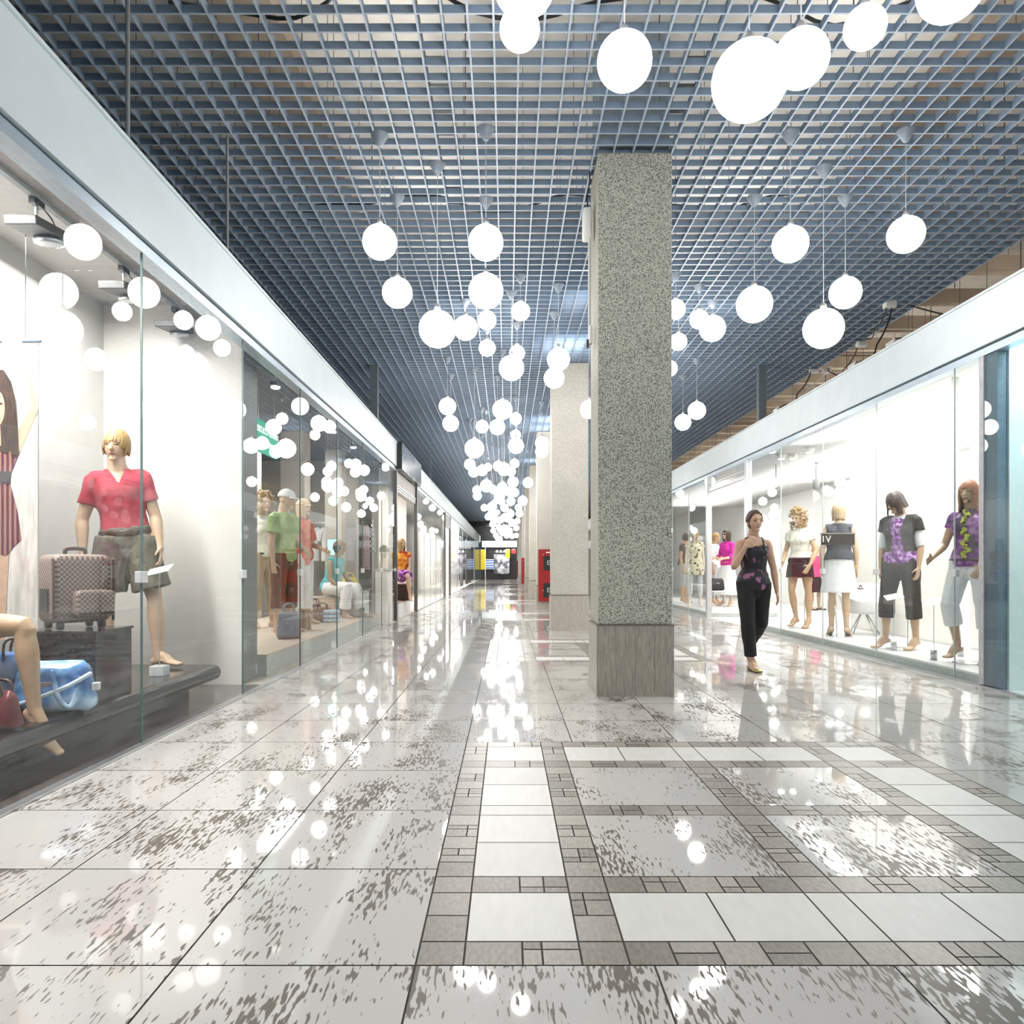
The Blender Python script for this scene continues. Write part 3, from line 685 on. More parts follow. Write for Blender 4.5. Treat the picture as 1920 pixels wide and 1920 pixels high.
# ------------------------------------------------------------------ the setting
S_ = lambda o, label=None: tag(o, label, None, None, 'structure')
M_FASC = mat('pale_blue_white_panel', (.73,.81,.845), .45, var=.03, scale=3)
M_CHAN = mat('brushed_steel_channel', (.48,.56,.63), .35, .6, var=.1, scale=8, stretch=(40,1,40))
M_DARKCH = mat('dark_teal_gasket', (.06,.13,.17), .4, var=.2)
M_STEEL = mat('satin_steel', (.55,.56,.58), .3, .8, var=.06)
M_CHROME = mat('satin_clamp', (.72,.73,.74), .35, .2, var=.03)
M_WHITE = mat('white_paint', (.82,.81,.79), .6, var=.02, scale=4)
M_WARMW = mat('warm_white_paint', (.80,.77,.72), .6, var=.02, scale=4)
M_GREYW = mat('grey_white_paint', (.62,.61,.59), .6, var=.03, scale=4)
M_GRID = mat('blue_grey_grid_paint', (.19,.265,.36), .38, .15, var=.1, scale=6)
M_SLAB = mat('tan_concrete', (.60,.57,.52), .85, var=.12, scale=3)
M_BEAM = mat('brown_concrete', (.30,.24,.185), .85, var=.15, scale=4)
M_BLACK = mat('black_metal', (.015,.016,.018), .4, var=.3)
M_DGREY = mat('dark_grey_paint', (.10,.105,.11), .5, var=.15)
M_MGREY = mat('mid_grey_paint', (.28,.285,.285), .5, var=.1)
M_POST = mat('slate_blue_laminate', (.10,.155,.20), .4, var=.12, scale=30)
M_GLASS_FAR = mat_glass('far_shopfront_glass', (.93,.965,.96), .045, .5)
M_GLASS = mat_glass('shopfront_glass', (.93,.965,.96), .045, .95)

T, X0, Z0 = .659, -.253, 2.07
b_, w_ = .2*T, .5*T
def build_floor():
    mb = MB(); tl = []; rnd = random.Random(5); g = .003
    def q(x0, x1, y0, y1, mi):
        mb.quadv([(x0+g,y0+g,0),(x1-g,y0+g,0),(x1-g,y1-g,0),(x0+g,y1-g,0)], mi); tl.append((rnd.random(), rnd.random(), rnd.random()))
    def band(x0, x1, y0, y1):
        nx, ny = max(1, round((x1-x0)/b_)), max(1, round((y1-y0)/b_)); dx, dy = (x1-x0)/nx, (y1-y0)/ny
        for i in range(nx):
            for j in range(ny):
                a0, a1, c0, c1 = x0+i*dx, x0+(i+1)*dx, y0+j*dy, y0+(j+1)*dy
                k = (i+j) % 2 if max(nx, ny) > 1 else 0
                if k == 0 or rnd.random() < .12: q(a0, a1, c0, c1, 2)
                else:
                    fx, fy = rnd.choice([.34,.5,.66]), rnd.choice([.34,.5,.66]); r = rnd.random()
                    if r < .7:
                        for u0, u1 in ((a0, a0+fx*dx), (a0+fx*dx, a1)):
                            for v0, v1 in ((c0, c0+fy*dy), (c0+fy*dy, c1)): q(u0, u1, v0, v1, 2)
                    elif ny > nx: q(a0, a1, c0, c0+fy*dy, 2); q(a0, a0+fx*dx, c0+fy*dy, c1, 2); q(a0+fx*dx, a1, c0+fy*dy, c1, 2)
                    else: q(a0, a1, c0, c0+.5*dy, 2); q(a0, a1, c0+.5*dy, c1, 2)
    seq = [('B',b_),('W',w_),('B',b_),('T',T),('M',b_),('T',T),('B',b_),('W',w_),('B',b_)]
    edges = [0.]
    for k, l in seq: edges.append(edges[-1]+l)
    n0, n1 = -7, 92
    for n in range(n0, n1):
        y = Z0+n*T; inl = (n % 10) < 4
        for i in range(-3, 7):
            if inl and 0 <= i < 4: continue
            q(X0+i*T, X0+(i+1)*T, y, y+T, 0)
        if n % 10 == 0:
            for i, (ka, la) in enumerate(seq):
                for j, (kb, lb) in enumerate(seq):
                    x0, x1, y0, y1 = X0+edges[i], X0+edges[i+1], y+edges[j], y+edges[j+1]
                    if {ka, kb} == {'W', 'M'}: q(x0, x1, y0, y1, 1)
                    elif ka in 'BM' or kb in 'BM': band(x0, x1, y0, y1)
                    elif ka == 'T' and kb == 'T': q(x0, x1, y0, y1, 0)
                    elif ka == 'W' and kb == 'W': q(x0, x1, y0, y1, 1)
                    elif ka == 'T':
                        m = (x0+x1)/2; q(x0, m, y0, y1, 1); q(m, x1, y0, y1, 1)
                    else:
                        m = (y0+y1)/2; q(x0, x1, y0, m, 1); q(x0, x1, m, y1, 1)
    ya, yb = Z0+n0*T, Z0+n1*T
    mb.box(XL, X0+7*T, ya, yb, -.06, -.0025, 3); tl += [(0,0,0)]*6
    o = mb.build('floor', [mat_floor_tile(), mat_attr('matte_white_tile', (.60,.585,.56), (.72,.71,.685), .42, .5, 30, (1,.25,1)),
                           mat_attr('brown_grey_mosaic_tile', (.15,.13,.11), (.41,.375,.33), .33, .5, 90, (1,.35,1)), mat('dark_grout', (.05,.05,.045), .8)])
    at = o.data.attributes.new('tile', 'FLOAT_VECTOR', 'FACE')
    at.data.foreach_set('vector', [c for t in tl for c in t])
    S_(o, 'polished speckled tile floor with brown and white inlaid squares')
build_floor()

def slab(name, x0, x1, y0, y1, z0, z1, m, label=None): return S_(MB().box(x0,x1,y0,y1,z0,z1).build(name, m), label)
slab('floor_shop', -7.5, XL-.001, -2.5, 7.0, -.06, -.001, mat('plum_grey_shop_tile', (.105,.085,.08), .2, var=.12, scale=5), 'dark plum grey tiled floor inside the nearest shop')
slab('floor_shop', -7.5, XL-.001, 7.0, 62.7, -.06, -.001, mat('beige_shop_tile', (.62,.56,.48), .25, var=.06, scale=3), 'beige tiled floor inside the further shops')
slab('floor_shop', X0+7*T, 9.2, -2.5, 62.7, -.06, -.001, mat('white_shop_tile', (.78,.76,.74), .25, var=.04, scale=3), 'white tiled floor inside the shop with women mannequins')

# open cell grid ceiling and what is above it
mb = MB(); cell = .16475
cx = [-.0879+cell*i for i in range(-21, 35)]; ry = [4.761+cell*i for i in range(-44, 326)]
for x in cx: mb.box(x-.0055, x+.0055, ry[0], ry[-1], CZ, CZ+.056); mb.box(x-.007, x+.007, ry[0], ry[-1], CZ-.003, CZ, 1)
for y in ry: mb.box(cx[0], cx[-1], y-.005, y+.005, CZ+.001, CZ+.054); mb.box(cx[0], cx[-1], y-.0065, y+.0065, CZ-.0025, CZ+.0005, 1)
S_(mb.build('ceiling', [M_GRID, mat('globe_lit_grid_underside', (.37,.43,.51), .45, .1, var=.06)]), 'suspended blue grey open cell grid ceiling')  # bar undersides paler: light from the globes put into their colour
slab('ceiling_slab', -8, 9.2, -3, 63.5, 5.72, 5.9, M_SLAB)
mb = MB()
for x in (-2.05, 4.15): mb.box(x-.24, x+.24, -2.9, 63, 5.42, 5.715)
for k in range(10):
    y = 3.4+6.55*k; mb.box(-7.9, 9.1, y-.2, y+.2, 5.5, 5.714)
S_(mb.build('ceiling_beam', M_BEAM), 'brown concrete beams under the roof slab')
mb = MB()
for k in range(48):
    y = 5.2+1.2*k; mb.box(5.75, 9.1, y-.07, y+.07, 5.0, 5.22); mb.box(5.7, 9.1, y+.5, y+.54, 4.75, 4.79)
S_(mb.build('ceiling_beam', mat('tan_steel_purlin', (.5,.42,.33), .7, var=.15, scale=3)), 'tan purlins and pipes above the shop roof')
for x, lab in ((-.57, 'dark cable tray running above the grid near the globe row'), (1.5, 'dark cable tray running above the grid past the pillars')):
    mb = MB()
    for s in (-.09, .09): mb.box(x+s-.012, x+s+.012, -2, 60, 5.1, 5.17)
    for k in range(180): mb.box(x-.08, x+.08, -1.9+.34*k, -1.86+.34*k, 5.105, 5.125)
    tag(mb.build('cable_tray', M_DGREY), lab, 'cable tray')
rnd = random.Random(11); mb = MB()
for k in range(900):
    x, y = rnd.uniform(-3.4, 7.5), rnd.uniform(1, 34)
    if abs(x+.57) < .12 or abs(x-1.5) < .12: continue
    mb.box(x-.0025, x+.0025, y-.0025, y+.0025, CZ+.05 if x < 5.6 else 3.7, 5.72)
tag(mb.build('hanger_wires', M_DGREY), 'thin hanger wires between the roof slab and the grid', 'wires', None, 'stuff')
for k, (y, px) in enumerate(((4.9, 1), (7.6, 1))):
    mb = MB(); pts = [(-2.2+.4*i, y+.15*math.sin(i*1.3+k), 4.78+.05*math.sin(i*2.1)) for i in range(14)]
    mb.tube(pts, .014, n=6, sub=3); tag(mb.build('ceiling_cable', M_BLACK, None, True), ('black cable drooping across just above the grid, ' + ('nearer one' if k == 0 else 'further one')), 'cable')
# walls around the halls
slab('wall_right', 9.2, 9.3, -3, 63, 0, 5.72, mat('tan_wall', (.47,.41,.345), .85, var=.1, scale=2))
slab('wall_left', -8.0, -7.9, -3, 63, 0, 5.72, M_DGREY)

# fascias, shop roofs and glazing channels
for sx, X, y0, nm in ((1, XL, .3, 'over the shop with the red polo mannequin'), (-1, XR, .3, 'over the shop with the women mannequins')):
    segs = [(y0, 15.04), (18.55, 62.)] if sx == 1 else [(y0, 62.)]
    for i, (a, c) in enumerate(segs):
        d = lambda p, q: sorted((X+sx*p, X+sx*q))
        mb = MB(); x0, x1 = d(-.12, .03); mb.box(x0, x1, a, c, 3.105, 3.57)
        mb.box(*d(-.13, .045), a, c, 3.57, 3.592)
        o = mb.build('trim_%d' % (1+i+(0 if sx == 1 else 2)), M_FASC, None, False, .004)
        S_(o, 'pale blue white fascia ' + (nm if i == 0 else 'over the further shops past the dark sign'))
        ch = MB().box(*d(-.1, .012), a, c, 3.02, 3.085).build('glazing_channel', M_CHAN, o)
        ch2 = MB().box(*d(-.1, .0), a, c, 3.085, 3.105).build('shadow_gap', M_DARKCH, o)
    mb = MB()
    mb.box(*sorted((X-sx*.13, X-sx*5.3)), -2.5, 62, 3.56, 3.6)
    S_(mb.build('ceiling_shop', M_MGREY if sx == 1 else M_WHITE))
    for a, c in ([(-1., 15.06), (18.5, 27.), (29.5, 62.)] if sx == 1 else [(-1., 13.5), (16.25, 62.)]):
        S_(MB().box(X-.025, X+.025, a, c, 0, .014).build('baseboard_%s' % ('left' if sx == 1 else 'right'), M_STEEL), None)

# glass panes
wn = [0]
def pane(X, y0, y1, label, clamp=True, z0=.02, z1=3.02, m=None):
    wn[0] += 1
    mb = MB().quadv([(X,y0+.004,z0),(X,y1-.004,z0),(X,y1-.004,z1),(X,y0+.004,z1)])
    o = S_(mb.build('window_%d' % wn[0], m or (M_GLASS if y0 < 17 else M_GLASS_FAR)), label)
    e = MB()
    for y in (y0+.003, y1-.003): e.box(X-.006, X+.006, y-.0016, y+.0016, z0, z1)
    e.build('pane_edge', mat('glass_edge', (.12,.2,.2), .3) if X < 0 else mat('pale_glass_edge', (.55,.6,.6), .3), o)
    if clamp: MB().box(X-.02, X+.02, y1-.045, y1+.045, 1.0, 1.07).build('clamp', M_CHROME, o, False, .004)
    return o
LJ = [-.68, 1.08, 2.84, 4.6, 6.36, 8.12, 9.88, 11.64, 13.4, 15.06]
names = ['first shop'] * 4 + ['second shop'] * 5
for i in range(9): pane(XL, LJ[i], LJ[i+1], 'clear glass pane of the %s front, %s' % (names[i], ['beside the camera', 'just ahead of the camera', 'before the poster', 'before the red polo mannequin', 'before the grey partition', 'before the green polo mannequin', 'before the hanging shirts', 'before the yellow bag', 'next to the dark entrance'][i]))
for i in range(5): pane(XL, 18.55+1.69*i, 18.55+1.69*(i+1), 'clear glass pane past the dark sign, number %s along' % ['one','two','three','four','five'][i])
for i in range(8): pane(XL, 29.5+4.05*i, 29.5+4.05*(i+1), 'tall glass pane in the far row of shops', False)
RJ = [-.3, 1.2, 2.7, 4.3, 5.75, 7.3, 8.85, 10.35, 11.93, 13.5]
for i in range(9): pane(XR, RJ[i], RJ[i+1], 'clear glass pane on the women mannequin side, %s' % ['beside the camera','ahead of the camera','third along','before the slate post','at the slate post','before the purple blouse mannequin','before the dark jacket mannequin','before the white skirt mannequin','before the curly mannequin'][i])
for i in range(6): pane(XR, 16.25+1.75*i, 16.25+1.75*(i+1), 'clear glass pane beyond the open shop door, row %s' % ['one','two','three','four','five','six'][i])
for i in range(8): pane(XR, 26.75+4.4*i, 26.75+4.4*(i+1), 'tall glass pane hidden in the far row opposite', False)

# pillars
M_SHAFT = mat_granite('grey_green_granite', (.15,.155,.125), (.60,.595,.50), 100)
M_SHAFTW = mat_granite('globe_lit_granite', (.50,.47,.40), (.76,.73,.655), 95)  # lighter copy of the granite: globe light on the further pillars painted in
M_PLINTH = mat('brown_stone_plinth', (.33,.295,.25), .35, var=.22, scale=22, stretch=(4,4,.5))
for k in range(9):
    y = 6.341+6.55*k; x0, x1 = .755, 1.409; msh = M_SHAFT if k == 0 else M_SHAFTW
    root = tag(thing('pillar', None, None, ((x0+x1)/2, y+.3, 0)), ['front square granite pillar with a brown stone plinth', 'second square granite pillar, brightly lit, just behind the front one', 'third granite pillar carrying the nearest red cabinet'][k] if k < 3 else 'brightly lit granite pillar further down the row', 'pillar', 'granite pillars' if k >= 3 else None, 'structure')
    hw = .327
    mb = MB()
    for s in range(4):
        a = -hw+s*2*hw/4
        mb.box(a+(.0012 if s else 0), a+2*hw/4-(.0012 if s < 3 else 0), -.3, .3, 0, .6)
    mb.box(-hw+.004, hw-.004, -.296, .296, .0, .598)
    mb.build('plinth', M_PLINTH if k == 0 else mat('globe_lit_plinth', (.50,.455,.40), .35, var=.16, scale=22, stretch=(4,4,.5)), root)  # plinths behind the first get the same painted-in brightness
    MB().box(-hw-.004, hw+.004, -.304, .304, .598, .607).build('plinth_cap', mat('plinth_edge_trim', (.16,.14,.11), .4), root)
    MB().box(-hw+.014, hw-.014, -.288, .288, .607, CZ-.004).build('shaft', msh, root, False, .012)
    MB().box(-hw+.03, hw-.03, -.27, .27, CZ+.06, 5.72).build('upper_shaft', mat('blue_grey_concrete', (.26,.30,.33), .8, var=.1), root)

# steel posts between fascia and ceiling
for x, lab in ((-2.32, 'grey square steel post standing on the fascia above the second shop'), (4.44, 'grey square steel post standing on the fascia above the open door')):
    o = MB().box(x-.065, x+.065, 13.05, 13.18, 3.592, CZ+.03).build('steel_post', mat('grey_steel_post', (.16,.19,.21), .45, .3))
    MB().box(x-.09, x+.09, 13.02, 13.21, 3.592, 3.604).build('foot_plate', mat('grey_steel_post', (.16,.19,.21), .45, .3), o)
    tag(o, lab, 'post')
for x, y, r, lab in ((-2.3, 4.55, .014, 'thin steel rod rising from the fascia nearest the camera'), (-2.3, 6.17, .012, 'second thin steel rod rising from the fascia'), (-2.3, 22.5, .012, 'thin steel rod above the fascia past the dark sign')):
    mb = MB().tube([(x,y,3.58),(x,y,CZ+.02)], r, n=8); o = mb.build('hanger_rod', M_MGREY, None, True); tag(o, lab, 'rod')
    MB().box(x-.03, x+.03, y-.03, y+.03, 3.58, 3.6).build('rod_base', M_MGREY, o)

# partitions and shop walls on the polo side
slab('wall_left_display', -3.85, -3.75, -1, 7.0, 0, 3.56, M_GREYW)
slab('wall_left_partition', -3.75, -2.47, 6.98, 7.02, 0, 3.56, M_WARMW)
slab('wall_left_partition', -7.5, -2.47, 7.02, 7.42, 0, 3.56, mat('partition_grey', (.20,.20,.195), .5, var=.08))
slab('ceiling_display', -3.75, -2.36, -1, 6.98, 3.53, 3.56, mat('display_soffit', (.50,.48,.455), .6, var=.03))
slab('trim_9', -2.9, -2.36, -1, 6.98, 3.40, 3.53, mat('taupe_soffit_band', (.28,.25,.235), .6, var=.06, scale=40))
slab('wall_left_back', -6.1, -6.0, 7.42, 15.1, 0, 3.56, mat('shop_back_wall', (.55,.53,.5), .6, var=.03))
slab('ceiling_inner', -6.0, -2.6, 7.42, 15.1, 3.22, 3.3, mat('charcoal_ceiling', (.10,.10,.10), .6, var=.15))
slab('wall_left_end', -6.0, -2.6, 15.1, 15.2, 0, 3.56, mat('taupe_end_wall', (.40,.375,.34), .6, var=.04))
slab('wall_left_column', -3.3, -3.0, 13.6, 13.95, .225, 3.22, mat('beige_column', (.50,.455,.39), .6, var=.04))
slab('wall_left_column', -4.62, -4.22, 12.6, 12.9, .0, 3.22, mat('shop_back_wall', (.55,.53,.5), .6))
slab('wall_left_entrance', -4.5, -2.5, 18.55, 18.65, 0, 3.56, M_WARMW)
slab('wall_left_far', -4.6, -4.5, 15.2, 62, 0, 3.56, mat('far_shop_wall', (.70,.70,.67), .6, var=.05))
slab('wall_left_lining', -2.66, -2.6, 30.5, 40.5, 0, 3.3, M_WHITE)
slab('ceiling_entry', -4.5, -2.4, 15.2, 29, 3.1, 3.16, M_MGREY)
# entrance posts
for y, lab in ((15.09, 'near steel post of the dark entrance'), (18.5, 'far steel post of the dark entrance'), (27.0, 'near post of the further doorway'), (29.45, 'far post of the further doorway')):
    S_(MB().box(XL-.05, XL+.03, y-.05, y+.05, 0, 3.06).build('door_post', mat('dark_steel_post', (.13,.12,.115), .4, .5)), lab)
S_(MB().box(XL-.06, XL+.01, 27.05, 29.4, 2.55, 3.02).build('door_2', M_MGREY), 'grey panel over the further doorway')
g = S_(MB().box(XL-.10, XL-.02, 15.14, 18.45, 2.62, 3.06).build('door_1', mat('roller_shutter_box', (.30,.28,.26), .5, var=.1)), 'roller shutter box over the dark entrance')
for k in range(3): MB().box(XL-.02, XL+.0, 15.14, 18.45, 2.64+.05*k, 2.665+.05*k).build('rail', M_STEEL, g)

# women mannequin side: partition, back walls, ceiling, platform lies in the next section
slab('wall_right_partition', 4.40, 8.9, 6.70, 6.90, 0, 3.56, M_POST)
slab('wall_right_partition', 4.46, 8.9, 6.67, 6.699, 0, 3.56, mat('pale_aqua_panel', (.62,.73,.72), .5, var=.03))
S_(MB().box(4.36, 4.42, 6.68, 6.92, .02, 3.03).build('door_post', M_POST), 'slate blue post dividing the two shops')
S_(MB().box(4.345, 4.36, 6.85, 6.92, .02, 3.02).build('trim_8', mat('pale_post_edge', (.5,.5,.52), .4)), None)
slab('wall_right_lining', 4.75, 4.85, -1, 6.62, 0, 3.56, mat('pale_aqua_panel', (.62,.73,.72), .5, var=.03))
slab('wall_right_panel', 5.62, 5.72, 6.92, 9.12, 0, 3.5, M_WARMW)
slab('wall_right_panel', 5.62, 5.72, 9.5, 12.3, 0, 3.5, M_WARMW)
slab('wall_right_back', 8.3, 8.4, 6.92, 45, 0, 3.56, M_WHITE)
slab('wall_right_far', 4.6, 8.3, 45, 45.1, 0, 3.56, M_WHITE)
mb = MB()
for k in range(120): mb.box(4.5, 8.3, 12.4+.12*k, 12.43+.12*k, 3.2, 3.25)
S_(mb.build('ceiling_louvre', mat('white_louvre', (.55,.55,.54), .5)), 'white slatted ceiling inside the shop with women mannequins')
# open shop door
for y, nm in ((13.56, 'near steel jamb of the open shop door'), (16.2, 'far steel jamb of the open shop door')):
    S_(MB().box(XR-.05, XR+.05, y-.06, y+.06, 0, 3.03).build('door_post', M_STEEL), nm)
d = S_(MB().box(XR-.03, XR+.03, 13.62, 16.14, 2.70, 2.76).build('door_3', M_STEEL), 'glazed transom over the open shop door')
MB().quadv([(XR,13.62,2.76),(XR,16.14,2.76),(XR,16.14,3.02),(XR,13.62,3.02)]).build('pane', M_GLASS, d)
MB().box(XR-.015, XR+.015, 13.62, 16.14, 2.84, 2.855).build('rail', M_STEEL, d)

# far end shop
slab('wall_end', -4.5, 4.4, 62.6, 62.7, 0, 2.66, M_BLACK)
slab('wall_end_void', -8, 9.2, 63.2, 63.3, 0, 5.72, M_BLACK)
slab('trim_7', -2.1, 4.3, 62.2, 62.35, 2.68, 3.22, M_FASC, 'white fascia over the end shop')
slab('wall_end_cover', -8, 9.2, 60.2, 60.4, 4.3, 5.7, M_BLACK)
for i, (px0, px1, py0, py1, m, lab) in enumerate((
    (901, 910, 1031, 1068, mat('yellow_banner', (.75,.6,.02), .6), 'yellow banner panel at the end shop, beside its post'),
    (911, 926, 1049, 1067, mat_pattern('blue_white_stripes', 'stripes', [(.05,.15,.5), (.75,.82,.9)], 1.6, axis='Z'), 'blue and white striped display panel at the end shop'),
    (926, 955, 1040, 1076, mat_pattern('silver_poster', 'noise', [(.08,.08,.1), (.7,.7,.75)], 2.5), 'silver grey poster wall in the middle of the end shop'),
    (948, 956, 1030, 1046, mat('yellow_banner', (.75,.6,.02), .6), 'small yellow banner hanging high in the end shop'),
    (959, 967, 1030, 1038, mat('dark_red_sign', (.25,.02,.02), .5), 'dark red hanging sign in the end shop'))):
    Z = 62.1-.03*i; x0, x1, z1, z0 = wx(px0,Z), wx(px1,Z), wz(py0,Z), wz(py1,Z)
    o = MB().box(x0, x1, Z-.02, Z, z0, z1).build('display_banner', m, None, False, .006); tag(o, lab, 'panel')
    MB().box(x0, x1, Z-.03, Z+.01, z1, z1+.03).build('top_rail', M_STEEL, o)
for k in range(3):
    Z = 61.8; x = wx(932+7*k, Z); o = MB().lathe((x,Z,wz(1034.5,Z)), [(.10,-.05),(.08,.05),(.03,.12)], 12).build('spot_lamp', mat_emit('far_spot', (1,.97,.9), 6), None, True)
    tag(o, 'small bright spot lamp in a row of three inside the end shop', 'lamp', 'row of three spots in the end shop')
o = slab('shop_post', wx(909.5,61.5), wx(911,61.5), 61.4, 61.5, 0, 2.68, M_STEEL)
# ------------------------------------------------------------------ hanging globe lamps
M_GLOBE = mat_emit('glowing_opal_glass', (1., .965, .93), 11.5)
M_CONE = mat('blue_grey_canopy', (.26,.3,.35), .45, .2)
M_CORD = mat('pale_cord', (.55,.58,.62), .5)
proto = None
def globe(px, py, r, cone=None, R=None, label=None, group=None, parts=True):
    global proto
    if cone is not None: Z = 4879/(VY-cone)
    else: Z = F*R/r
    if cone is not None and R is None: R = r*Z/F
    z = wz(py, Z); lim = CZ-.24
    if z > lim: k = (lim-H)/(z-H); Z *= k; R *= k
    R = min(max(R, .1), .175); x, z = wx(px,Z), wz(py,Z)
    return globe_at(x, Z, z, R, label, group, parts, group is None)
PLACED = []
def globe_at(x, Z, z, R, label, group=None, parts=True, py_fixed=False):
    global proto
    for _ in range(12):
        hit = [q for q in PLACED if (q[0]-V((x,Z,z))).length < q[1]+R+.01 or (abs(q[0].x-x) < max(R,q[1])+.01 and abs(q[0].y-Z) < max(R,q[1])+.01)]
        if not hit or py_fixed: break
        k = 1.022; x, z, Z = x*k, H+(z-H)*k, Z*k
    z = min(z, CZ-.3); PLACED.append((V((x,Z,z)), R))
    if proto is None:
        t = thing('globe_lamp', label, 'lamp', (x,Z,CZ), 0, group)
        MB().ell((0,0,0), (1,1,1), n=32, m=20).build('globe', M_GLOBE, t, True)
        MB().lathe((0,0,0), [(.008,-.5),(.008,.5)], 6).build('cord', M_CORD, t)
        MB().lathe((0,0,0), [(.012,-.095),(.02,-.09),(.072,-.004),(.072,.0)], 20).build('canopy', M_CONE, t, True)
        MB().lathe((0,0,0), [(.03,0),(.026,.035),(.01,.06)], 14).build('socket_cap', M_STEEL, t, True)
        proto = t; r, kids = t, list(t.children)
    else: r, kids = dup(proto, (x,Z,CZ), label, group)
    if group is None and 'group' in r: del r['group']
    for c in kids:
        k = c.name.split('.')[0]
        if k == 'globe': c.location = (0,0,z-CZ); c.scale = (R,)*3
        elif k == 'cord':
            top, bot = -.09, z-CZ+R; c.location = (0,0,(top+bot)/2); c.scale = (.42,.42,max(.01,top-bot))
        elif k == 'socket_cap':
            c.location = (0,0,z-CZ+R-.006)
    return r
G = [
 (983,-33,59,None,.16,'globe lamp cut by the top edge of the picture, overlapping a smaller one below'),
 (974.5,36,37.5,None,.14,'smaller globe lamp just under the one cut by the top edge, before the pillar row'),
 (1171,115,51,None,.15,'globe lamp hanging straight above the front pillar'),
 (1405,152,69,None,.165,'biggest and nearest globe lamp, overlapped by a smaller one'),
 (1502,110,51,None,.14,'globe lamp overlapping the biggest nearest globe'),
 (1622,32,38,None,.14,'globe lamp near the top edge beyond the overlapping big pair'),
 (1784,-26,60,None,.15,'globe lamp cut off at the top edge over the white fascia'),
 (712,454,32,262,None,'globe lamp in the nearest row, closest to the red polo shop'),
 (911,455,32.5,251,None,'globe lamp straight above another of the same size, upper one'),
 (911,546,32.5,381,None,'globe lamp straight below another of the same size'),
 (745,549,28,376,None,'medium globe lamp below and behind the one closest to the polo shop'),
 (820,617,34.5,316,None,'large low globe lamp touching a smaller one beside it'),
 (873,615,22.5,568,None,'smaller globe lamp touching the large low one'),
 (913,592,17.5,None,.14,'small globe lamp partly behind the lower of the stacked pair'),
 (976,584,17.5,523,None,'small globe lamp alone between the stacked pair and the front pillar'),
 (913.5,645,15.5,None,.135,'small globe lamp hanging below the stacked pair'),
 (969.5,662,14.5,611,None,'small globe lamp peeping over a bigger one before the second pillar'),
 (959,690,23.5,None,.16,'bigger globe lamp under a small one before the second pillar'),
 (1047,674,21,540,None,'upper globe lamp of the pair in front of the second pillar top'),
 (1039,709,19,592,None,'lower globe lamp of the pair in front of the second pillar top'),
 (1104.5,768,17,None,.142,'globe lamp half hidden by the front pillar, against the second pillar'),
 (839,762,16,675,None,'upper globe lamp of the loose pair nearest the second shop'),
 (845,794,15,707,None,'lower globe lamp of the loose pair nearest the second shop'),
 (889.5,841,18,694,None,'large globe lamp low over the corridor between the loose pair and the cluster'),
 (942,768,18.5,None,.16,'large globe lamp high at the head of the far cluster'),
 (932.5,801,14.5,709,None,'globe lamp below the high one heading the far cluster'),
 (904,800,12,768,None,'small globe lamp between the loose pair and the far cluster'),
 (967,785,11,748,None,'small globe lamp beside the high one heading the far cluster'),
 (967,811,9.5,None,.135,'smallest globe lamp above a bigger one at the far cluster'),
 (967.5,836,14.5,None,.14,'globe lamp under the smallest one at the far cluster'),
 (1016,831,12.5,757,None,'upper globe lamp of the close pair against the third pillar'),
 (1016,847,12,777,None,'lower globe lamp of the close pair against the third pillar'),
 (1482,458,33,258,None,'globe lamp beside the front pillar over the women mannequin side, first of the row'),
 (1698.5,440,33,254,None,'globe lamp furthest toward the white fascia on the women mannequin side'),
 (1414.5,571,33,377,None,'large globe lamp low beside the front pillar on the women mannequin side'),
 (1544,616,36.5,322,None,'lowest large globe lamp hanging on a long cord before the women mannequin fascia'),
 (1585,549,29,377,None,'globe lamp just above and behind the lowest large one'),
 (1267,580,18,519,None,'small globe lamp touching the front pillar edge, upper one'),
 (1311,599,17.5,541,None,'small globe lamp overlapping a bigger one near the front pillar'),
 (1336,616,24,571,None,'bigger globe lamp overlapped with a small one near the front pillar'),
 (1272,641,16,None,.118,'small globe lamp touching the front pillar edge, lower one'),
 (1255,684,15,None,.13,'globe lamp almost wholly hidden behind the front pillar edge'),
 (1306.5,770,16.5,678,None,'upper globe lamp of the far pair before the grey steel post'),
 (1280.5,792,15,708,None,'lower globe lamp of the far pair before the grey steel post'),
]
for px, py, r, cone, R, lab in G: globe(px, py, r, cone, R, lab)
FAR = 'small white globe lamp in the dense far cluster down the corridor'
for px, py, r in ((881,871,10.5),(888,885,10),(915,876,7.5),(934,874,9.5),(945,880,12),(965,869,8.5),(958,884,9),(912,911,12),(925,918,8),(894,919,8),(895,930,8),
                  (942,913,9),(962,904,10),(990,905,9.5),(941,921,9),(955,922,9),(930,940,5.5),(941,941,6.5),(958,940,8),(980,939,9),(908,952,6.5),(922,951,9),
                  (932,961,5),(946,952,7.5),(957,963,7.5),(974,963,7),(915,969,6),(927,974,8),(938,975,6.5),(950,972,7),(960,980,7),(970,977,5.5),(924,983,6),(935,988,5.5),
                  (925,995,5),(945,990,6),(955,995,6),(968,990,5.5),(942,1000,5),(950,1005,4.5),(930,1004,5),(960,1005,5),(968,1004,4.5),(938,1010,4),(939,1016,4)):
    R = .12+.04*random.random(); Z = F*R/r
    zmax = CZ-.35; z = wz(py, Z)
    if z > zmax: Z *= (zmax-H)/(z-H); R = r*Z/F
    globe(px, py, r, None, min(.17, max(.11, r*min(Z,57)/F)), FAR, 'globe lamps of the far cluster')
rnd = random.Random(21)
for k in range(14):
    Z = 20+34*(k/14)**1.1; x = rnd.uniform(-.9, .5); globe_at(x, Z, rnd.uniform(2.9, 4.0), rnd.uniform(.12,.16), FAR, 'globe lamps of the far cluster')
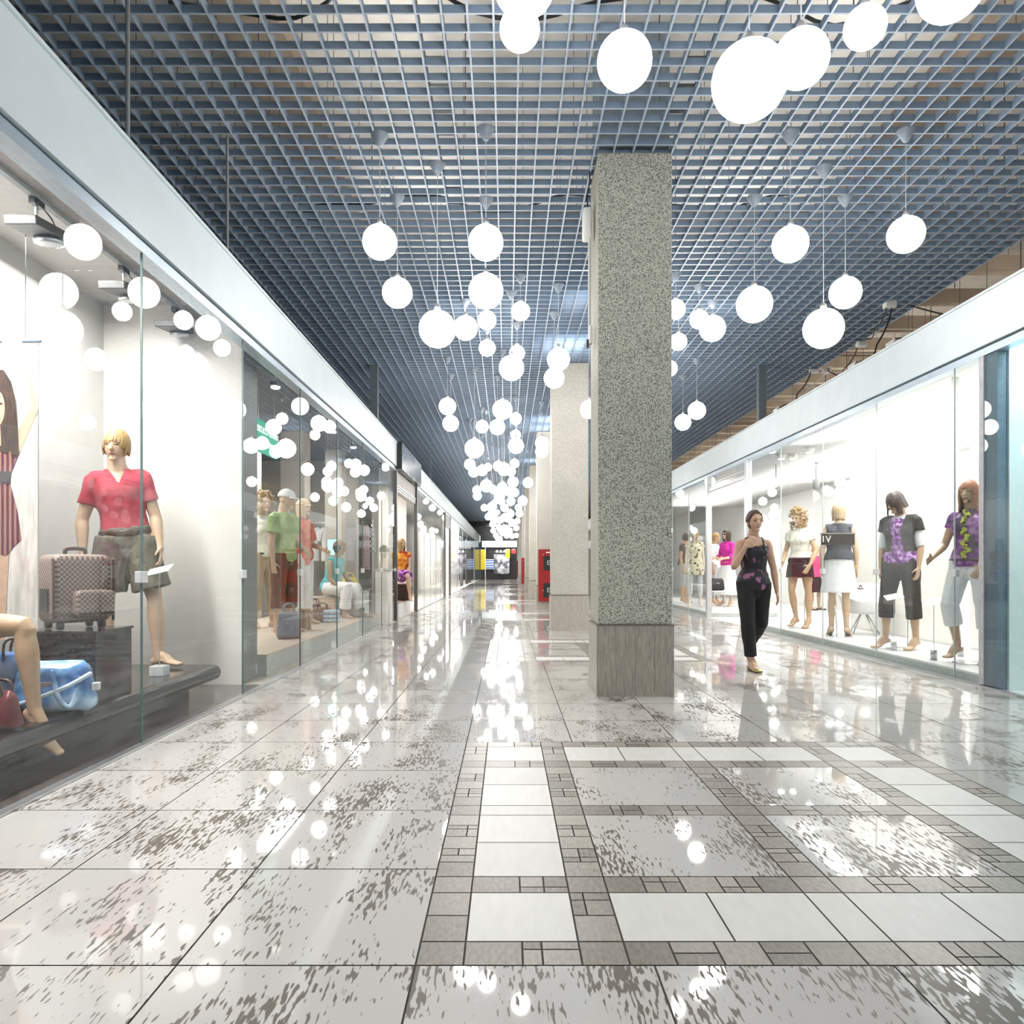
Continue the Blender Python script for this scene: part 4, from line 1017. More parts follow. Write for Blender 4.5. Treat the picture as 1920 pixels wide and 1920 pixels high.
for k in range(10):
    Z = 18+3.6*k; globe_at(rnd.uniform(1.8, 3.2), Z, rnd.uniform(2.9, 4.0), rnd.uniform(.12,.16), 'globe lamp hidden behind the row of pillars', 'globe lamps behind the pillars')

# lit troffers above the grid along the pillar row
for k, y in enumerate((9.6, 11.6, 17.7, 18.8, 24.6, 31.2, 37.6)):
    t = thing('ceiling_light', ['bright square light above the grid just behind the front pillar', 'larger bright light above the grid between the first two pillars', 'bright light above the grid by the second pillar', 'bright light above the grid behind the second pillar'][k] if k < 4 else 'bright light above the grid deep along the pillar row', 'ceiling light', (.98, y, 4.86), 0, 'far lights above the grid' if k >= 4 else None)
    w, l = (.16, .1) if k == 0 else (.3, .28)
    MB().box(-w, w, -l, l, .0, .02).build('diffuser', mat_emit('troffer_light', (.95,.96,1.), 12), t)
    MB().box(-w-.03, w+.03, -l-.03, l+.03, .021, .09).build('housing', M_WHITE, t, False, .01)

# alarm box and conduit on the front pillar
t = thing('alarm_box', 'white sounder box high on the side of the front pillar with conduit', 'alarm box', (.74, 6.62, 4.1))
MB().box(-.075, 0, -.07, .07, -.12, .14).build('housing', M_WHITE, t, True, .02)
MB().tube([(-.015,0,-.12),(-.015,0,-1.0)], .012, n=8).build('conduit', M_GREYW, t, True)
MB().tube([(-.02,0,.14),(-.035,.02,.25),(-.01,.03,.4),(-.01,.03,.5)], .006, n=6, sub=3).build('cable', M_BLACK, t, True)
t = thing('wall_sensor', 'small white sensor on a dark bracket lower on the front pillar side', 'sensor', (.745, 6.6, 3.15))
MB().box(-.03, 0, -.04, .04, -.1, .06).build('housing', M_WHITE, t, True, .01)
MB().box(-.05, -.03, -.02, .02, -.13, -.06).build('bracket', M_BLACK, t)

# red fire cabinets on the pillars
M_RED = mat('signal_red_steel', (.34,.010,.009), .4, var=.06)
for k, (pi, x0) in enumerate(((2, .805), (5, .735), (8, .75))):
    y = 6.341+6.55*pi; t = thing('fire_cabinet', ['red fire cabinet on the third pillar, nearest of the three', 'red fire cabinet on a middle pillar, second of the three', 'red fire cabinet on the last pillar, smallest of the three'][k], 'fire cabinet', (x0, y-.004, .2))
    MB().box(0, .52, -.14, 0, 0, 1.34).build('housing', M_RED, t, False, .012)
    for z0 in (.1, .8):
        w = MB().box(.13, .45, -.148, -.138, z0, z0+.37).build('window_panel', M_BLACK, t, False, .004)
        m2 = MB()
        for a in ((.22,.235,z0+.14,z0+.25), (.22,.31,z0+.14,z0+.155), (.22,.31,z0+.235,z0+.25), (.24,.3,z0+.19,z0+.2)): m2.box(a[0], a[1], -.151, -.147, a[2], a[3])
        m2.build('marking', M_WHITE, w)
    MB().box(.19, .42, -.146, -.138, 1.24, 1.275).build('label_strip', M_WHITE, t)
    for z in (.28, 1.2): MB().ell((.12,-.145,z), (.012,.008,.012)).build('lock', M_CHROME, t, True)

# dark sign box over the entrance
t = thing('sign_box', 'dark marbled box sign projecting over the entrance past the second shop', 'sign', (XL, 16.75, 3.33))
MB().box(.0, .13, -1.68, 1.68, -.27, .27).build('face', mat_pattern('dark_marble', 'noise', [(.03,.045,.06), (.16,.2,.25)], 5., .25, (1,.5,1)), t, False, .006)
MB().box(-.06, .132, -1.70, -1.681, -.275, .275).build('end_cap', M_BLACK, t)

# cables and junction boxes over the women mannequin fascia
jb = [(1668,570,10.0),(1615,644,11.8),(1526,694,13.4),(1550,694,13.6)]
labs = ['white junction box hanging highest above the fascia with two black leads', 'white junction box in the middle above the fascia, beside a loop of cable', 'pale junction box nearest the grey steel post', 'junction box next to the one nearest the steel post']
jp = []
for (px,py,Z), lab in zip(jb, labs):
    p = V((wx(px,Z), Z, wz(py,Z))); jp.append(p)
    t = thing('junction_box', lab, 'junction box', p)
    MB().box(-.075,.075,-.05,.05,-.055,.055).build('housing', M_WHITE, t, True, .012)
    MB().box(-.06,.06,-.056,-.05,-.04,.04).build('lid', M_GREYW, t, False, .003)
    MB().tube([(0,0,.055),(0,0,max(.06, CZ-p.z+.02))], .004, n=6).build('hanger', M_DGREY, t)
fx = [(1674,651,8.55),(1600,690,9.5),(1455,748,12.2)]; fp = []
for (px,py,Z), lab in zip(fx, ['grey connector box on top of the fascia, nearest the picture edge', 'grey connector box on top of the fascia below the middle junction box', 'small connector box on the fascia by the steel post']):
    p = V((XR+.05, Z, 3.592)); fp.append(p)
    t = thing('connector_box', lab, 'connector box', p)
    MB().box(-.05,.05,-.09,.09,0,.07).build('housing', M_GREYW, t, False, .01)
    MB().tube([(0,-.02,.07),(0,0,.1)], .012, n=8).build('gland', M_WHITE, t, True)
def cable(a, b, sag, lab, m=M_BLACK, r=.011, wob=.0):
    a, b = V(a), V(b); pts = [a.lerp(b, i/8)+V((wob*math.sin(i*1.7), 0, -sag*math.sin(PI*i/8)+wob*.6*math.sin(i*2.3))) for i in range(9)]
    tag(MB().tube(pts, r, n=6, sub=3).build('cable', m, None, True), lab, 'cable')
cable(jp[0]+V((.05,0,.05)), jp[0]+V((1.5,.6,-.03)), .02, 'black cable leading from the highest junction box toward the picture edge')
cable(jp[0]-V((.04,0,.05)), jp[1]+V((0,0,.06)), .15, 'long black cable sagging between the two upper junction boxes', wob=.02)
cable(jp[0]+V((.03,0,-.05)), fp[1]+V((0,0,.1)), .25, 'black cable dropping from the highest junction box to the fascia', wob=.02)
cable(jp[0]+V((.9,.36,.0)), fp[0]+V((0,0,.1)), .1, 'black cable curving down to the nearest connector box')
cable(jp[1]-V((.05,0,0)), jp[3]+V((0,0,.05)), .3, 'black cable looping from the middle junction box to the lower pair', wob=.03)
cable(jp[2]-V((.05,0,0)), fp[2]+V((0,0,.1)), .2, 'black cable hanging from the lower junction box to the fascia', wob=.03)
cable(jp[3]+V((0,0,-.05)), (XR+.05,12.9,3.6), .05, 'pale cable dropping straight from the lower pair', M_WHITE)
cable((XR+.1,12.5,3.64), (XR+.35,14.,3.80), .0, 'orange cable lying on top of the fascia', mat('orange_cable', (.7,.12,.03), .5))
# ------------------------------------------------------------------ shop fittings and goods
M_BLK = mat('black_gloss_wood', (.022,.018,.016), .16, var=.5, scale=6, stretch=(6,1,6))
M_GLOSSK = mat('black_lacquer', (.02,.017,.016), .12, var=.3)
def text_mesh(txt, size, M, name, m, parent=None, ext=.002, align='CENTER'):
    cu = bpy.data.curves.new('t', 'FONT'); cu.body = txt; cu.size = size; cu.extrude = ext; cu.align_x = align; cu.align_y = 'CENTER'
    o = bpy.data.objects.new('t', cu); C.objects.link(o)
    me = bpy.data.meshes.new_from_object(o.evaluated_get(bpy.context.evaluated_depsgraph_get())); bpy.data.objects.remove(o)
    me.transform(M); me.materials.append(m); return link(name, me, parent)

def nosed(name, label, x_front, x_back, y0, y1, z0, z1, m, foot, sx):
    """display platform with a rounded nose on a recessed base; the nose faces the hall"""
    t = thing(name, label, 'platform', (0,0,0)); mb = MB(); zc, r = (z0+z1)/2, (z1-z0)/2
    prof = [(x_back, z0)] + [(x_front-sx*r+sx*r*math.cos(a), zc+r*math.sin(a)) for a in [-PI/2+PI*i/10 for i in range(11)]] + [(x_back, z1)]
    mb.rings([[V((x, y, z)) for x, z in prof] for y in (y0, y1)]); mb.build('top', m, t, False)
    MB().box(*sorted((x_back, x_front-sx*.22)), y0+.1, y1-.12, 0, z0).build('base', M_BLACK, t); return t
nosed('display_platform', 'black glossy platform with rounded nose inside the first shop window', -2.42, -3.74, 1.2, 6.35, .145, .27, M_GLOSSK, None, 1)
def plat(label, x0, x1, y0, y1, h, m, mf):
    t = thing('display_platform', label, 'platform', ((x0+x1)/2, (y0+y1)/2, 0)); a, b = (x1-x0)/2, (y1-y0)/2
    MB().box(-a, a, -b, b, h-.02, h).build('top', m, t); MB().box(-a+.004, a-.004, -b+.004, b-.004, 0, h-.0201).build('base', mf, t); return t
plat('beige topped platform with pale front inside the second shop window', -4.2, -2.4, 7.5, 13.9, PS, mat('cream_platform_top', (.66,.55,.44), .35, var=.05), mat('pale_platform_front', (.55,.56,.54), .5))
plat('white platform carrying the row of women mannequins', 4.40, 5.6, 6.95, 13.4, PL, mat('white_platform_top', (.72,.72,.72), .3, var=.03), mat('grey_green_platform_front', (.42,.46,.43), .5))
plat('white platform beyond the open shop door', 4.42, 5.9, 16.35, 24., PL, MATS['white_platform_top'], MATS['grey_green_platform_front'])
plat('white plinth with a beige top inside the dark entrance', -3.1, -2.3, 16.0, 17.9, .33, mat('beige_plinth_top', (.5,.36,.27), .5), M_WHITE)

# pedestal, suitcase and bags in the first window
t = thing('pedestal', 'black wood grained pedestal box under the chequered suitcase', 'pedestal', (-2.735, 4.78, PD))
MB().box(-.235,.235,-.22,.22,0,.42).build('box', M_BLK, t, False, .004); MB().box(-.245,.245,-.23,.23,.4201,.436).build('top', M_GLOSSK, t, False, .003)
CHK = mat_pattern('checked_canvas', 'checks', [(.115,.075,.06), (.34,.26,.225)], 62., .55)
BRL = mat('brown_leather_trim', (.07,.04,.03), .4)
t = thing('suitcase', 'brown chequered wheeled suitcase standing on the black pedestal', 'suitcase', (wx(141,4.77), 4.77, PD+.436), .92, None, .95)
def sbox(c, s, e=.22, n=28, m=14): return MB().ell(c, s, n=n, m=m, e=e)
sbox((0,0,.27), (.185,.135,.225)).build('shell', CHK, t, True)
p = sbox((.05,-.15,.17), (.125,.05,.09), .3).build('front_pocket', CHK, t, True)
MB().box(-.06,.16,-.201,-.196,.1,.115).build('zip', BRL, p)
mb = MB(); mb.tube([(-.188,-.135,.06),(-.188,-.14,.25),(-.188,-.13,.46)], .009, n=8); mb.build('edge_piping', BRL, t, True)
mb = MB(); mb.tube([(.186,-.135,.06),(.186,-.14,.25),(.186,-.13,.46)], .009, n=8); mb.build('edge_piping', BRL, t, True)
MB().box(-.195,-.187,-.06,.06,.12,.27).build('side_panel', M_BLACK, t, False, .003)
MB().tube([(-.06,0,.485),(-.055,0,.53),(.055,0,.53),(.06,0,.485)], [(.014,.008)]*4, n=8, sub=4).build('handle', BRL, t, True)
for x in (-.13,.13):
    for y in (-.09,.09): MB().rings([[V((x+dx, y+.03*math.cos(2*PI*j/14), .032+.03*math.sin(2*PI*j/14))) for j in range(14)] for dx in (-.015,.015)]).build('wheel', M_DGREY, t, True)
def bag(label, loc, rz, w, h, d, m, hm=None, drop=.16, name='handbag', e=.45, strap=True, taper=.8):
    hm = hm or BRL; t = thing(name, label, 'bag', loc, rz); R = []
    pw = lambda x: math.copysign(abs(x)**e, x)
    for i in range(11):
        u = i/10; k = (1-(1-taper)*u); sh = math.sin(max(.12, min(1, 1.0 if .15 < u < .8 else (u/.15 if u <= .15 else (1.05-u)/.25)))*PI/2)
        R.append([V((w/2*k*pw(math.cos(a))*(.75+.25*sh), d/2*(1-.55*u)*pw(math.sin(a))*sh, h*u)) for a in [2*PI*j/24 for j in range(24)]])
    mb = MB().rings(R)
    for v in mb.v: v += V((0, noise.noise(v*9+V(loc))*.012, noise.noise(v*7)*.006))
    b = mb.build('body', m, t, True)
    MB().box(-w*.12, w*.12, -d*.34, -d*.30, h*.45, h*.62).build('clasp', M_STEEL, b, False, .004)
    if strap:
        for s in (-1, 1):
            mb = MB().tube([(-w*.22, s*d*.2, h*.72), (-w*.2, s*d*.24, h+drop*.6), (0, s*d*.2, h+drop), (w*.2, s*d*.24, h+drop*.6), (w*.22, s*d*.2, h*.72)], .008, n=8, sub=4)
            mb.build('handle', hm, t, True)
    return t
BLUEP = mat_pattern('blue_patent_leather', 'noise', [(.03,.12,.32), (.16,.36,.66), (.55,.72,.9)], 7., .12)
t = bag('shiny light blue patent handbag lying in front of the black pedestal', (wx(104,4.3), 4.3, PD), .25, .44, .29, .24, BLUEP, mat('pale_blue_strap', (.6,.7,.82), .3), .02, strap=False)
MB().tube([(-.2,-.1,.05),(-.05,-.14,.1),(.1,-.14,.16),(.2,-.08,.22)], .012, n=8, sub=4).build('strap', mat('pale_blue_strap', (.6,.7,.82), .3), t, True)
MB().tube([(.02,-.12,.24),(.06,-.15,.1),(.12,-.14,.05),(.15,-.1,.2)], .014, n=8, sub=4).build('handle', BLUEP, t, True)
MB().box(.2,.235,-.05,.0,.12,.16).build('tag', M_WHITE, t)
bag('white and blue handbag at the picture edge behind the bare leg', (wx(-12,4.1), 4.3, PD), .1, .26, .34, .16, mat_pattern('white_blue_leather', 'noise', [(.05,.15,.4), (.7,.76,.85)], 4., .3), None, .08)
bag('dark red handbag low at the picture edge beside the bare leg', (wx(2,3.85), 3.82, PD), -.2, .26, .2, .14, mat('dark_red_leather', (.16,.02,.025), .3), None, .05)
t = thing('stool', 'dark stool under the seated mannequin at the picture edge', 'stool', (-3.12, 3.95, PD))
MB().box(-.22,.22,-.22,.22,0,.24).build('base', M_BLK, t, False, .01); MB().box(-.23,.23,-.23,.23,.2401,.33).build('seat', mat('seat_black_leather', (.03,.028,.028), .4), t, True, .03)

# hanging fashion poster
t = thing('poster', 'hanging fashion poster of a long haired woman in a striped burgundy dress, arm raised', 'poster', (0,0,0)); Zp = 5.2
def pg(mb, pts, k, mi): mb.quadv([(wx(x,Zp), Zp-.002*k, wz(y,Zp)) for x, y in pts], mi)
mb = MB(); mb.box(wx(-62,Zp), wx(71,Zp), Zp+.001, Zp+.012, wz(1200,Zp), wz(640,Zp), 0)
pg(mb, [(30,700),(71,790),(71,1200),(14,1200),(22,960),(40,860)], 1, 1)
pg(mb, [(-62,720),(-45,700),(-30,900),(-40,1200),(-62,1200)], 1, 1)
pg(mb, [(34,808),(62,760),(71,772),(36,852)], 2, 2); pg(mb, [(63,778),(48,702),(53,694),(58,700),(72,770)], 2.2, 2)
pg(mb, [(-32,1030),(-8,1030),(-10,1110),(-18,1200),(-32,1200)], 2, 2); pg(mb, [(-6,1030),(18,1030),(14,1105),(10,1200),(-6,1200)], 2, 2)
pg(mb, [(-42,835),(-10,838),(8,838),(33,832),(36,850),(22,886),(-24,886)], 3, 3); pg(mb, [(-24,884),(22,884),(20,908),(-24,908)], 4, 4)
pg(mb, [(-24,907),(20,907),(34,960),(41,1012),(28,1024),(12,1044),(-8,1036),(-30,1042),(-46,1020),(-36,960)], 3, 3)
pg(mb, [(-34,760),(-28,712),(-10,694),(8,694),(22,716),(31,752),(34,796),(37,850),(28,862),(20,846),(10,852),(-10,840),(-30,858),(-38,820)], 4, 5)
pg(mb, [(-4+15*math.cos(a), 766+34*math.sin(a)) for a in [2*PI*i/20 for i in range(20)]][::-1], 5, 2); pg(mb, [(-8,796),(2,796),(4,836),(-10,836)], 4.8, 2)
for ex in (-9,3): pg(mb, [(ex-4,758),(ex,755),(ex+5,758),(ex,760)], 6, 5)
pg(mb, [(-9,786),(-3,783),(4,786),(-3,790)], 6, 6)
mb.build('print', [mat('poster_paper', (.72,.69,.67), .5, var=.06, scale=2), mat('poster_veil', (.62,.58,.54), .5, var=.2, scale=7, stretch=(4,1,.7)), mat('poster_skin', (.55,.36,.25), .5), 
          mat_pattern('burgundy_stripes', 'stripes', [(.09,.012,.04), (.14,.025,.07), (.32,.17,.12)], 9., .5), mat('poster_belt', (.05,.04,.045), .5), mat('poster_hair', (.05,.028,.02), .5, var=.6, scale=30, stretch=(3,1,.4)), LIP], t)
MB().tube([(wx(-66,Zp),Zp,wz(639,Zp)),(wx(75,Zp),Zp,wz(639,Zp))], .014, n=10).build('top_rod', mat('blue_grey_rod', (.2,.25,.3), .4), t, True)
for x in (-50, 48): MB().tube([(wx(x,Zp),Zp,wz(637,Zp)),(wx(x,Zp),Zp,3.53)], .003, n=6).build('wire', M_BLACK, t)

# track and track lamps
tag(MB().box(-2.94,-2.90,1.2,6.95,3.375,3.40).build('light_track', M_MGREY), 'thin lighting track along the soffit of the first shop window', 'light track')
for k, (y, lab) in enumerate(((4.66, 'grey track spotlight nearest the picture edge'), (5.72, 'second grey track spotlight, in the middle'), (6.62, 'third grey track spotlight, furthest along the track'))):
    t = thing('track_spotlight', lab + ', inside the first window', 'spotlight', (-2.92, y, 3.375))
    MB().box(-.02,.02,-.05,.05,-.04,-.001).build('adapter', M_BLACK, t); MB().tube([(0,0,-.04),(0,0,-.09)], .01, n=8).build('stem', M_STEEL, t)
    Rm = Matrix.Translation((-.06,.12,-.13)) @ Matrix.Rotation(.12, 4, 'X')
    MB().box(-.1,.1,-.19,.17,-.028,.028,0,Rm).build('housing', mat('lamp_grey', (.045,.043,.043), .4), t, False, .006)
    mb = MB().lathe((0,0,0), [(.07,-.065),(.088,-.06),(.088,-.028),(.06,-.028)], 24); h = mb.build('lamp_ring', M_STEEL, t, True); h.matrix_local = Rm @ Matrix.Translation((.0,.1,0))
    mb = MB().lathe((0,0,0), [(.062,-.058),(.03,-.05),(.01,-.048)], 20); b = mb.build('bulb', mat_emit('halogen_bulb', (1,.93,.85), 5 if k else 3.), h, True)
    MB().tube([(.01,.04,-.03),(.03,.1,-.07),(.02,.16,-.10)], .005, n=6, sub=3).build('cable', M_BLACK, t, True)

# price stands
def price_stand(label, loc, h, clear=False, card=True):
    t = thing('price_stand', label, 'price stand', loc)
    m = mat('clear_acrylic', (.7,.72,.74), .08) if clear else M_STEEL
    if clear: MB().box(-.055,.055,-.055,.055,0,.075).build('base', m, t, False, .004)
    else: MB().lathe((0,0,0), [(.033,0),(.033,.105),(.03,.108)], 20).build('base', m, t, True)
    MB().tube([(0,0,.07),(0,0,h)], .0035, n=8).build('rod', M_STEEL, t)
    if card: MB().box(-.1,.1,-.055,.055,0,.004,0,Matrix.Translation((0,0,h)) @ Matrix.Rotation(.5,4,'X') @ Matrix.Rotation(-.25,4,'Y')).build('card', mat('price_card', (.85,.85,.85), .5), t)
price_stand('steel price stand in front of the charcoal jacket mannequin', (wx(1676,8.95), 8.95, PL), .64)
price_stand('steel price stand with faint card between the last two women mannequins', (wx(1751,8.05), 8.05, PL), .62)
price_stand('short steel price stand by the bare feet below the purple blouse', (wx(1801,8.35), 8.35, PL), .3, card=False)
price_stand('clear block price stand at the feet of the red polo mannequin', (wx(299,5.72), 5.72, PD), .80, True)

# tub chair behind the price stands
t = thing('tub_chair', 'white tub chair on splayed steel legs behind the white skirt mannequin', 'chair', (wx(1622,10.95), 11.0, PL), -.5, None, .84)
R = []
for i in range(9):
    u = i/8; rr = .12+.26*u**.55
    R.append([V((rr*1.12*math.cos(a), rr*math.sin(a), .36+.40*u**1.6+(.14*u*(math.sin(a)) if u > .3 else 0))) for a in [2*PI*j/28 for j in range(28)]])
R += [[V((v.x*.93, v.y*.93, v.z-.002)) for v in R[-1]]] + [[V((v.x*.86, v.y*.86, v.z+.04)) for v in R[k]] for k in (6,4,2,0)]
MB().rings(R).build('shell', mat('white_shell', (.8,.8,.8), .3, var=.02), t, True)
MB().ell((0,0,.44), (.24,.22,.05), n=20).build('cushion', M_WHITE, t, True)
for a in (.6, 2.2, 3.9, 5.4): MB().tube([(.06*math.cos(a),.06*math.sin(a),.37),(.30*math.cos(a),.30*math.sin(a),.0)], .012, n=8, rnd=False).build('leg', M_STEEL, t, True)
t = thing('sandal', 'brown sandal resting on the rim of the white tub chair', 'shoe', (wx(1606,10.9), 10.86, PL+.665), .6)
MB().ell((0,0,.012), (.04,.11,.012), n=18, m=6).build('sole', BRL, t, True)
MB().tube([(-.04,-.04,.012),(-.02,-.04,.055),(.02,-.04,.055),(.04,-.04,.012)], [(.014,.004)]*4, n=8, sub=3).build('strap', BRL, t, True)
# hanging sign with two letters
t = thing('hanging_sign', 'small dark hanging sign with two white letters, behind the glass at the white skirt mannequin', 'sign', (wx(1570,10.3), 10.3, 1.47))
MB().box(-.23,.24,0,.012,-.075,.075).build('board', mat('dark_sign_board', (.045,.035,.03), .35), t, False, .003)
MB().box(-.235,.245,-.004,.016,.075,.09).build('top_rail', mat('grey_sign_rail', (.3,.28,.26), .4), t)
MB().box(-.235,-.225,-.004,.016,-.075,.075).build('side_rail', M_WHITE, t)
text_mesh('I', .13, Matrix.Translation((-.195,-.003,0)) @ Matrix.Rotation(PI/2,4,'X'), 'letter', M_WHITE, t)
text_mesh('V', .13, Matrix.Translation((-.125,-.003,0)) @ Matrix.Rotation(PI/2,4,'X'), 'letter', M_WHITE, t)
for x in (-.2,.2): MB().tube([(x,.005,.09),(x,.005,1.95)], .0025, n=6).build('wire', M_STEEL, t)
bag('black box handbag on a thin stand just inside the open door', (wx(1345,18.), 18.0, .42+PL), 0, .34, .3, .12, mat('bag_black_leather', (.012,.011,.012), .35), M_BLACK, .02, e=.25, strap=False)
t = thing('bag_stand', 'thin white stand carrying the black box handbag', 'stand', (wx(1345,18.), 18.0, PL))
MB().box(-.2,.2,-.1,.1,.40,.418).build('top', M_WHITE, t)
for x in (-.18,.18): MB().box(x-.01,x+.01,-.01,.01,0,.4).build('leg', M_STEEL, t)

# clothes hanging on rails
def hanging_shirt(label, loc, rz, m, w=.42, h=.62, sleeve=True, group=None, name='hanging_shirt'):
    t = thing(name, label, 'garment', loc, rz, group); mb = MB()
    mb.tube([(0,0,-.08),(0,0,-.13),(0,0,-.35),(0,0,-h)], [(w*.16,.03),(w*.36,.05),(w*.37,.06),(w*.40,.065)], n=20, side=V((1,0,0)), rnd=False, sub=3)
    if sleeve:
        for s in (-1,1): mb.tube([(s*w*.25,0,-.12),(s*w*.45,0,-.2),(s*w*.55,0,-.32)], [(.06,.03),(.07,.04),(.07,.04)], n=14)
    me = sculpt(mb, .011, 2, .008, 16, loc[1]); me.materials.append(m); link('cloth', me, t)
    MB().tube([(-w*.32,0,-.12),(0,0,-.055),(w*.32,0,-.12)], .006, n=6).build('hanger', M_STEEL, t)
    MB().tube([(0,0,-.055),(0,0,-.01),(.02,0,.015),(.035,0,-.005)], .003, n=6, sub=3).build('hook', M_STEEL, t); return t
def rail(label, x0, x1, y, z, floor=0.):
    t = thing('clothes_rail', label, 'clothes rail', ((x0+x1)/2, y, floor)); a = (x1-x0)/2
    MB().tube([(-a,0,z-floor),(a,0,z-floor)], .012, n=10).build('bar', M_STEEL, t, True)
    for s in (-a, a): MB().tube([(s,0,0),(s,0,z-floor)], .012, n=10).build('upright', M_STEEL, t, True)
rail('steel clothes rail with white polo shirts at the back of the second shop', -4.1, -2.85, 14.3, 1.93)
for k, (x, m, lab) in enumerate(((-3.75, white, 'white polo shirt hanging at the front of the rail'), (-3.36, white, 'second white shirt on the rail, behind the front one'), (-3.06, cloth('lilac_grey_cloth', (.5,.48,.55)), 'lilac grey shirt last on the rail'))):
    hanging_shirt(lab + ' in the second shop', (x, 14.28+.0*k, 1.92), .35+.2*k, m, .46, .72)
for k, (px, y, m, lab) in enumerate(((686, 14.5, mat_pattern('pink_striped_cloth', 'stripes', [(.6,.3,.3),(.75,.68,.65)], 8., axis='Z'), 'pink striped garment hanging near the end of the second shop'), (697, 14.85, mat_pattern('black_white_print', 'checks', [(.04,.04,.04),(.75,.75,.75)], 22.), 'black and white printed garment next to the pink striped one'))):
    hanging_shirt(lab, (wx(px,y), y, 1.98), 1.3, m, .3, .95 if k == 0 else .6, False)
rail('short clothes rail for the striped garments by the end wall', -2.95, -2.63, 14.68, 2.0)
for k, (px, y) in enumerate(((1788,11.0),(1796,11.15))):
    hanging_shirt('%s burgundy and white printed dress seen through the gap between the white panels' % ('front' if k == 0 else 'rear'), (wx(px,y), y, 2.28-.0*k), .3, mat_pattern('burgundy_white_print', 'spots', [(.3,.03,.08),(.8,.78,.76)], 26.), .36, 1.1, False)
rail('high clothes rail behind the white panels', 6.3, 7.2, 11.05, 2.3)
# lilac trousers hanging and goods on the second platform
bag('blue grey tote bag on the platform edge in front of the green shirted mannequin', (wx(541,9.15), 9.15, PS), .5, .30, .33, .17, mat('blue_grey_canvas', (.22,.25,.31), .6), mat('grey_strap', (.3,.3,.33), .5), .10)
bag('brown leather bag on the platform before the seated turquoise mannequin', (wx(605,11.9), 11.85, PS), .4, .34, .24, .2, mat('mid_brown_leather', (.25,.13,.08), .4), None, .06)
bag('darker brown bag behind the brown leather bag', (wx(590,12.45), 12.45, PS), .7, .26, .26, .18, mat('dark_brown_leather', (.10,.06,.04), .4), None, .08)
bag('grey shoulder bag hanging low beside the seated turquoise mannequin', (wx(664,12.9), 13.1, PS), .9, .34, .26, .14, mat('grey_suede', (.23,.21,.19), .7), None, .12)
t0 = thing('pedestal', 'white pedestal carrying the yellow bag in the second shop', 'pedestal', (wx(660,13.5), 13.45, PS)); MB().box(-.28,.28,-.2,.2,0,.42).build('box', M_WHITE, t0, False, .004); MB().box(-.285,.285,-.205,.205,.4201,.44).build('top', M_WARMW, t0)
bag('yellow handbag standing on a white pedestal in the second shop', (wx(657,13.45), 13.4, PS+.44), .5, .30, .25, .14, mat_pattern('yellow_leather', 'noise', [(.5,.38,.02),(.8,.66,.08)], 7., .35), mat('yellow_strap', (.6,.48,.05), .4), .07)
t0 = thing('seat_block', 'beige block the turquoise mannequin sits on', 'seat', (wx(607,12.95), 13.0, PS)); MB().box(-.24,.24,-.24,.24,0,.33).build('block', mat('beige_laminate', (.55,.43,.32), .5), t0, False, .006); MB().box(-.24,.24,-.24,.24,.3301,.36).build('cushion', mat('beige_cushion', (.5,.4,.31), .8), t0, True, .012)
t0 = thing('bamboo_stool', 'small bamboo stand between the blue tote and the brown bags', 'stand', (wx(570,10.3), 10.35, PS))
for k in range(6): MB().tube([(.07*math.cos(k*PI/3),.07*math.sin(k*PI/3),0),(.06*math.cos(k*PI/3),.06*math.sin(k*PI/3),.28)], .018, n=8, rnd=False).build('cane', mat('bamboo', (.42,.3,.16), .45), t0, True)
MB().lathe((0,0,0), [(.09,.28),(.09,.3)], 18).build('top', mat('bamboo', (.42,.3,.16), .45), t0)
for k in range(3):
    t0 = thing('folded_towel', ['lowest', 'middle', 'topmost'][k] + ' pale blue folded shirt in the stack on the platform', 'folded shirt', (wx(623,11.9), 11.85, PS+.065*k), .1*k)
    MB().ell((0,0,.032), (.13,.1,.032), n=24, m=8, e=.35).build('fold', mat('pale_blue_cotton', (.5,.6,.75), .8), t0, True); MB().box(-.02,.02,-.103,-.099,.02,.045).build('label', M_WHITE, t0)
t0 = thing('screen', 'small light blue lit screen behind the turquoise mannequin', 'screen', (wx(624,13.3), 13.3, 1.44))
MB().box(-.09,.09,-.01,.01,-.14,.14).build('panel', mat_emit('pale_blue_screen', (.35,.72,.85), 1.1), t0); MB().box(-.1,.1,.011,.03,-.15,.15).build('back_case', M_DGREY, t0); MB().box(-.02,.02,.005,.025,-1.22,-.15).build('stand', M_STEEL, t0)
t0 = thing('pedestal', 'tall white pedestal with a display bust near the end of the second shop', 'pedestal', (wx(719,14.3), 14.35, 0)); MB().box(-.14,.14,-.14,.14,0,1.03).build('box', M_WARMW, t0, False, .004); MB().box(-.17,.17,-.17,.17,1.0301,1.05).build('top', M_GREYW, t0)
t0 = thing('display_bust', 'pale display bust wearing an olive knitted hat on the tall pedestal', 'bust', (wx(719,14.3), 14.35, 1.06)); mb = MB()
mb.ell((0,0,.3), (.075,.095,.115)); mb.tube([(0,.01,.0),(0,.01,.06),(0,.01,.24)], [(.12,.08),(.1,.07),(.05,.05)], n=18); mb.tube([(0,-.09,.3),(0,-.11,.275)], .013)
me = sculpt(mb, .009); me.materials.append(SKIN_PALE); link('head', me, t0)
MB().ell((0,.01,.34), (.09,.11,.11), n=20, m=8, z0=-.2).build('hat', mat('olive_knit', (.2,.18,.1), .9, bump=.3, scale=60), t0, True)
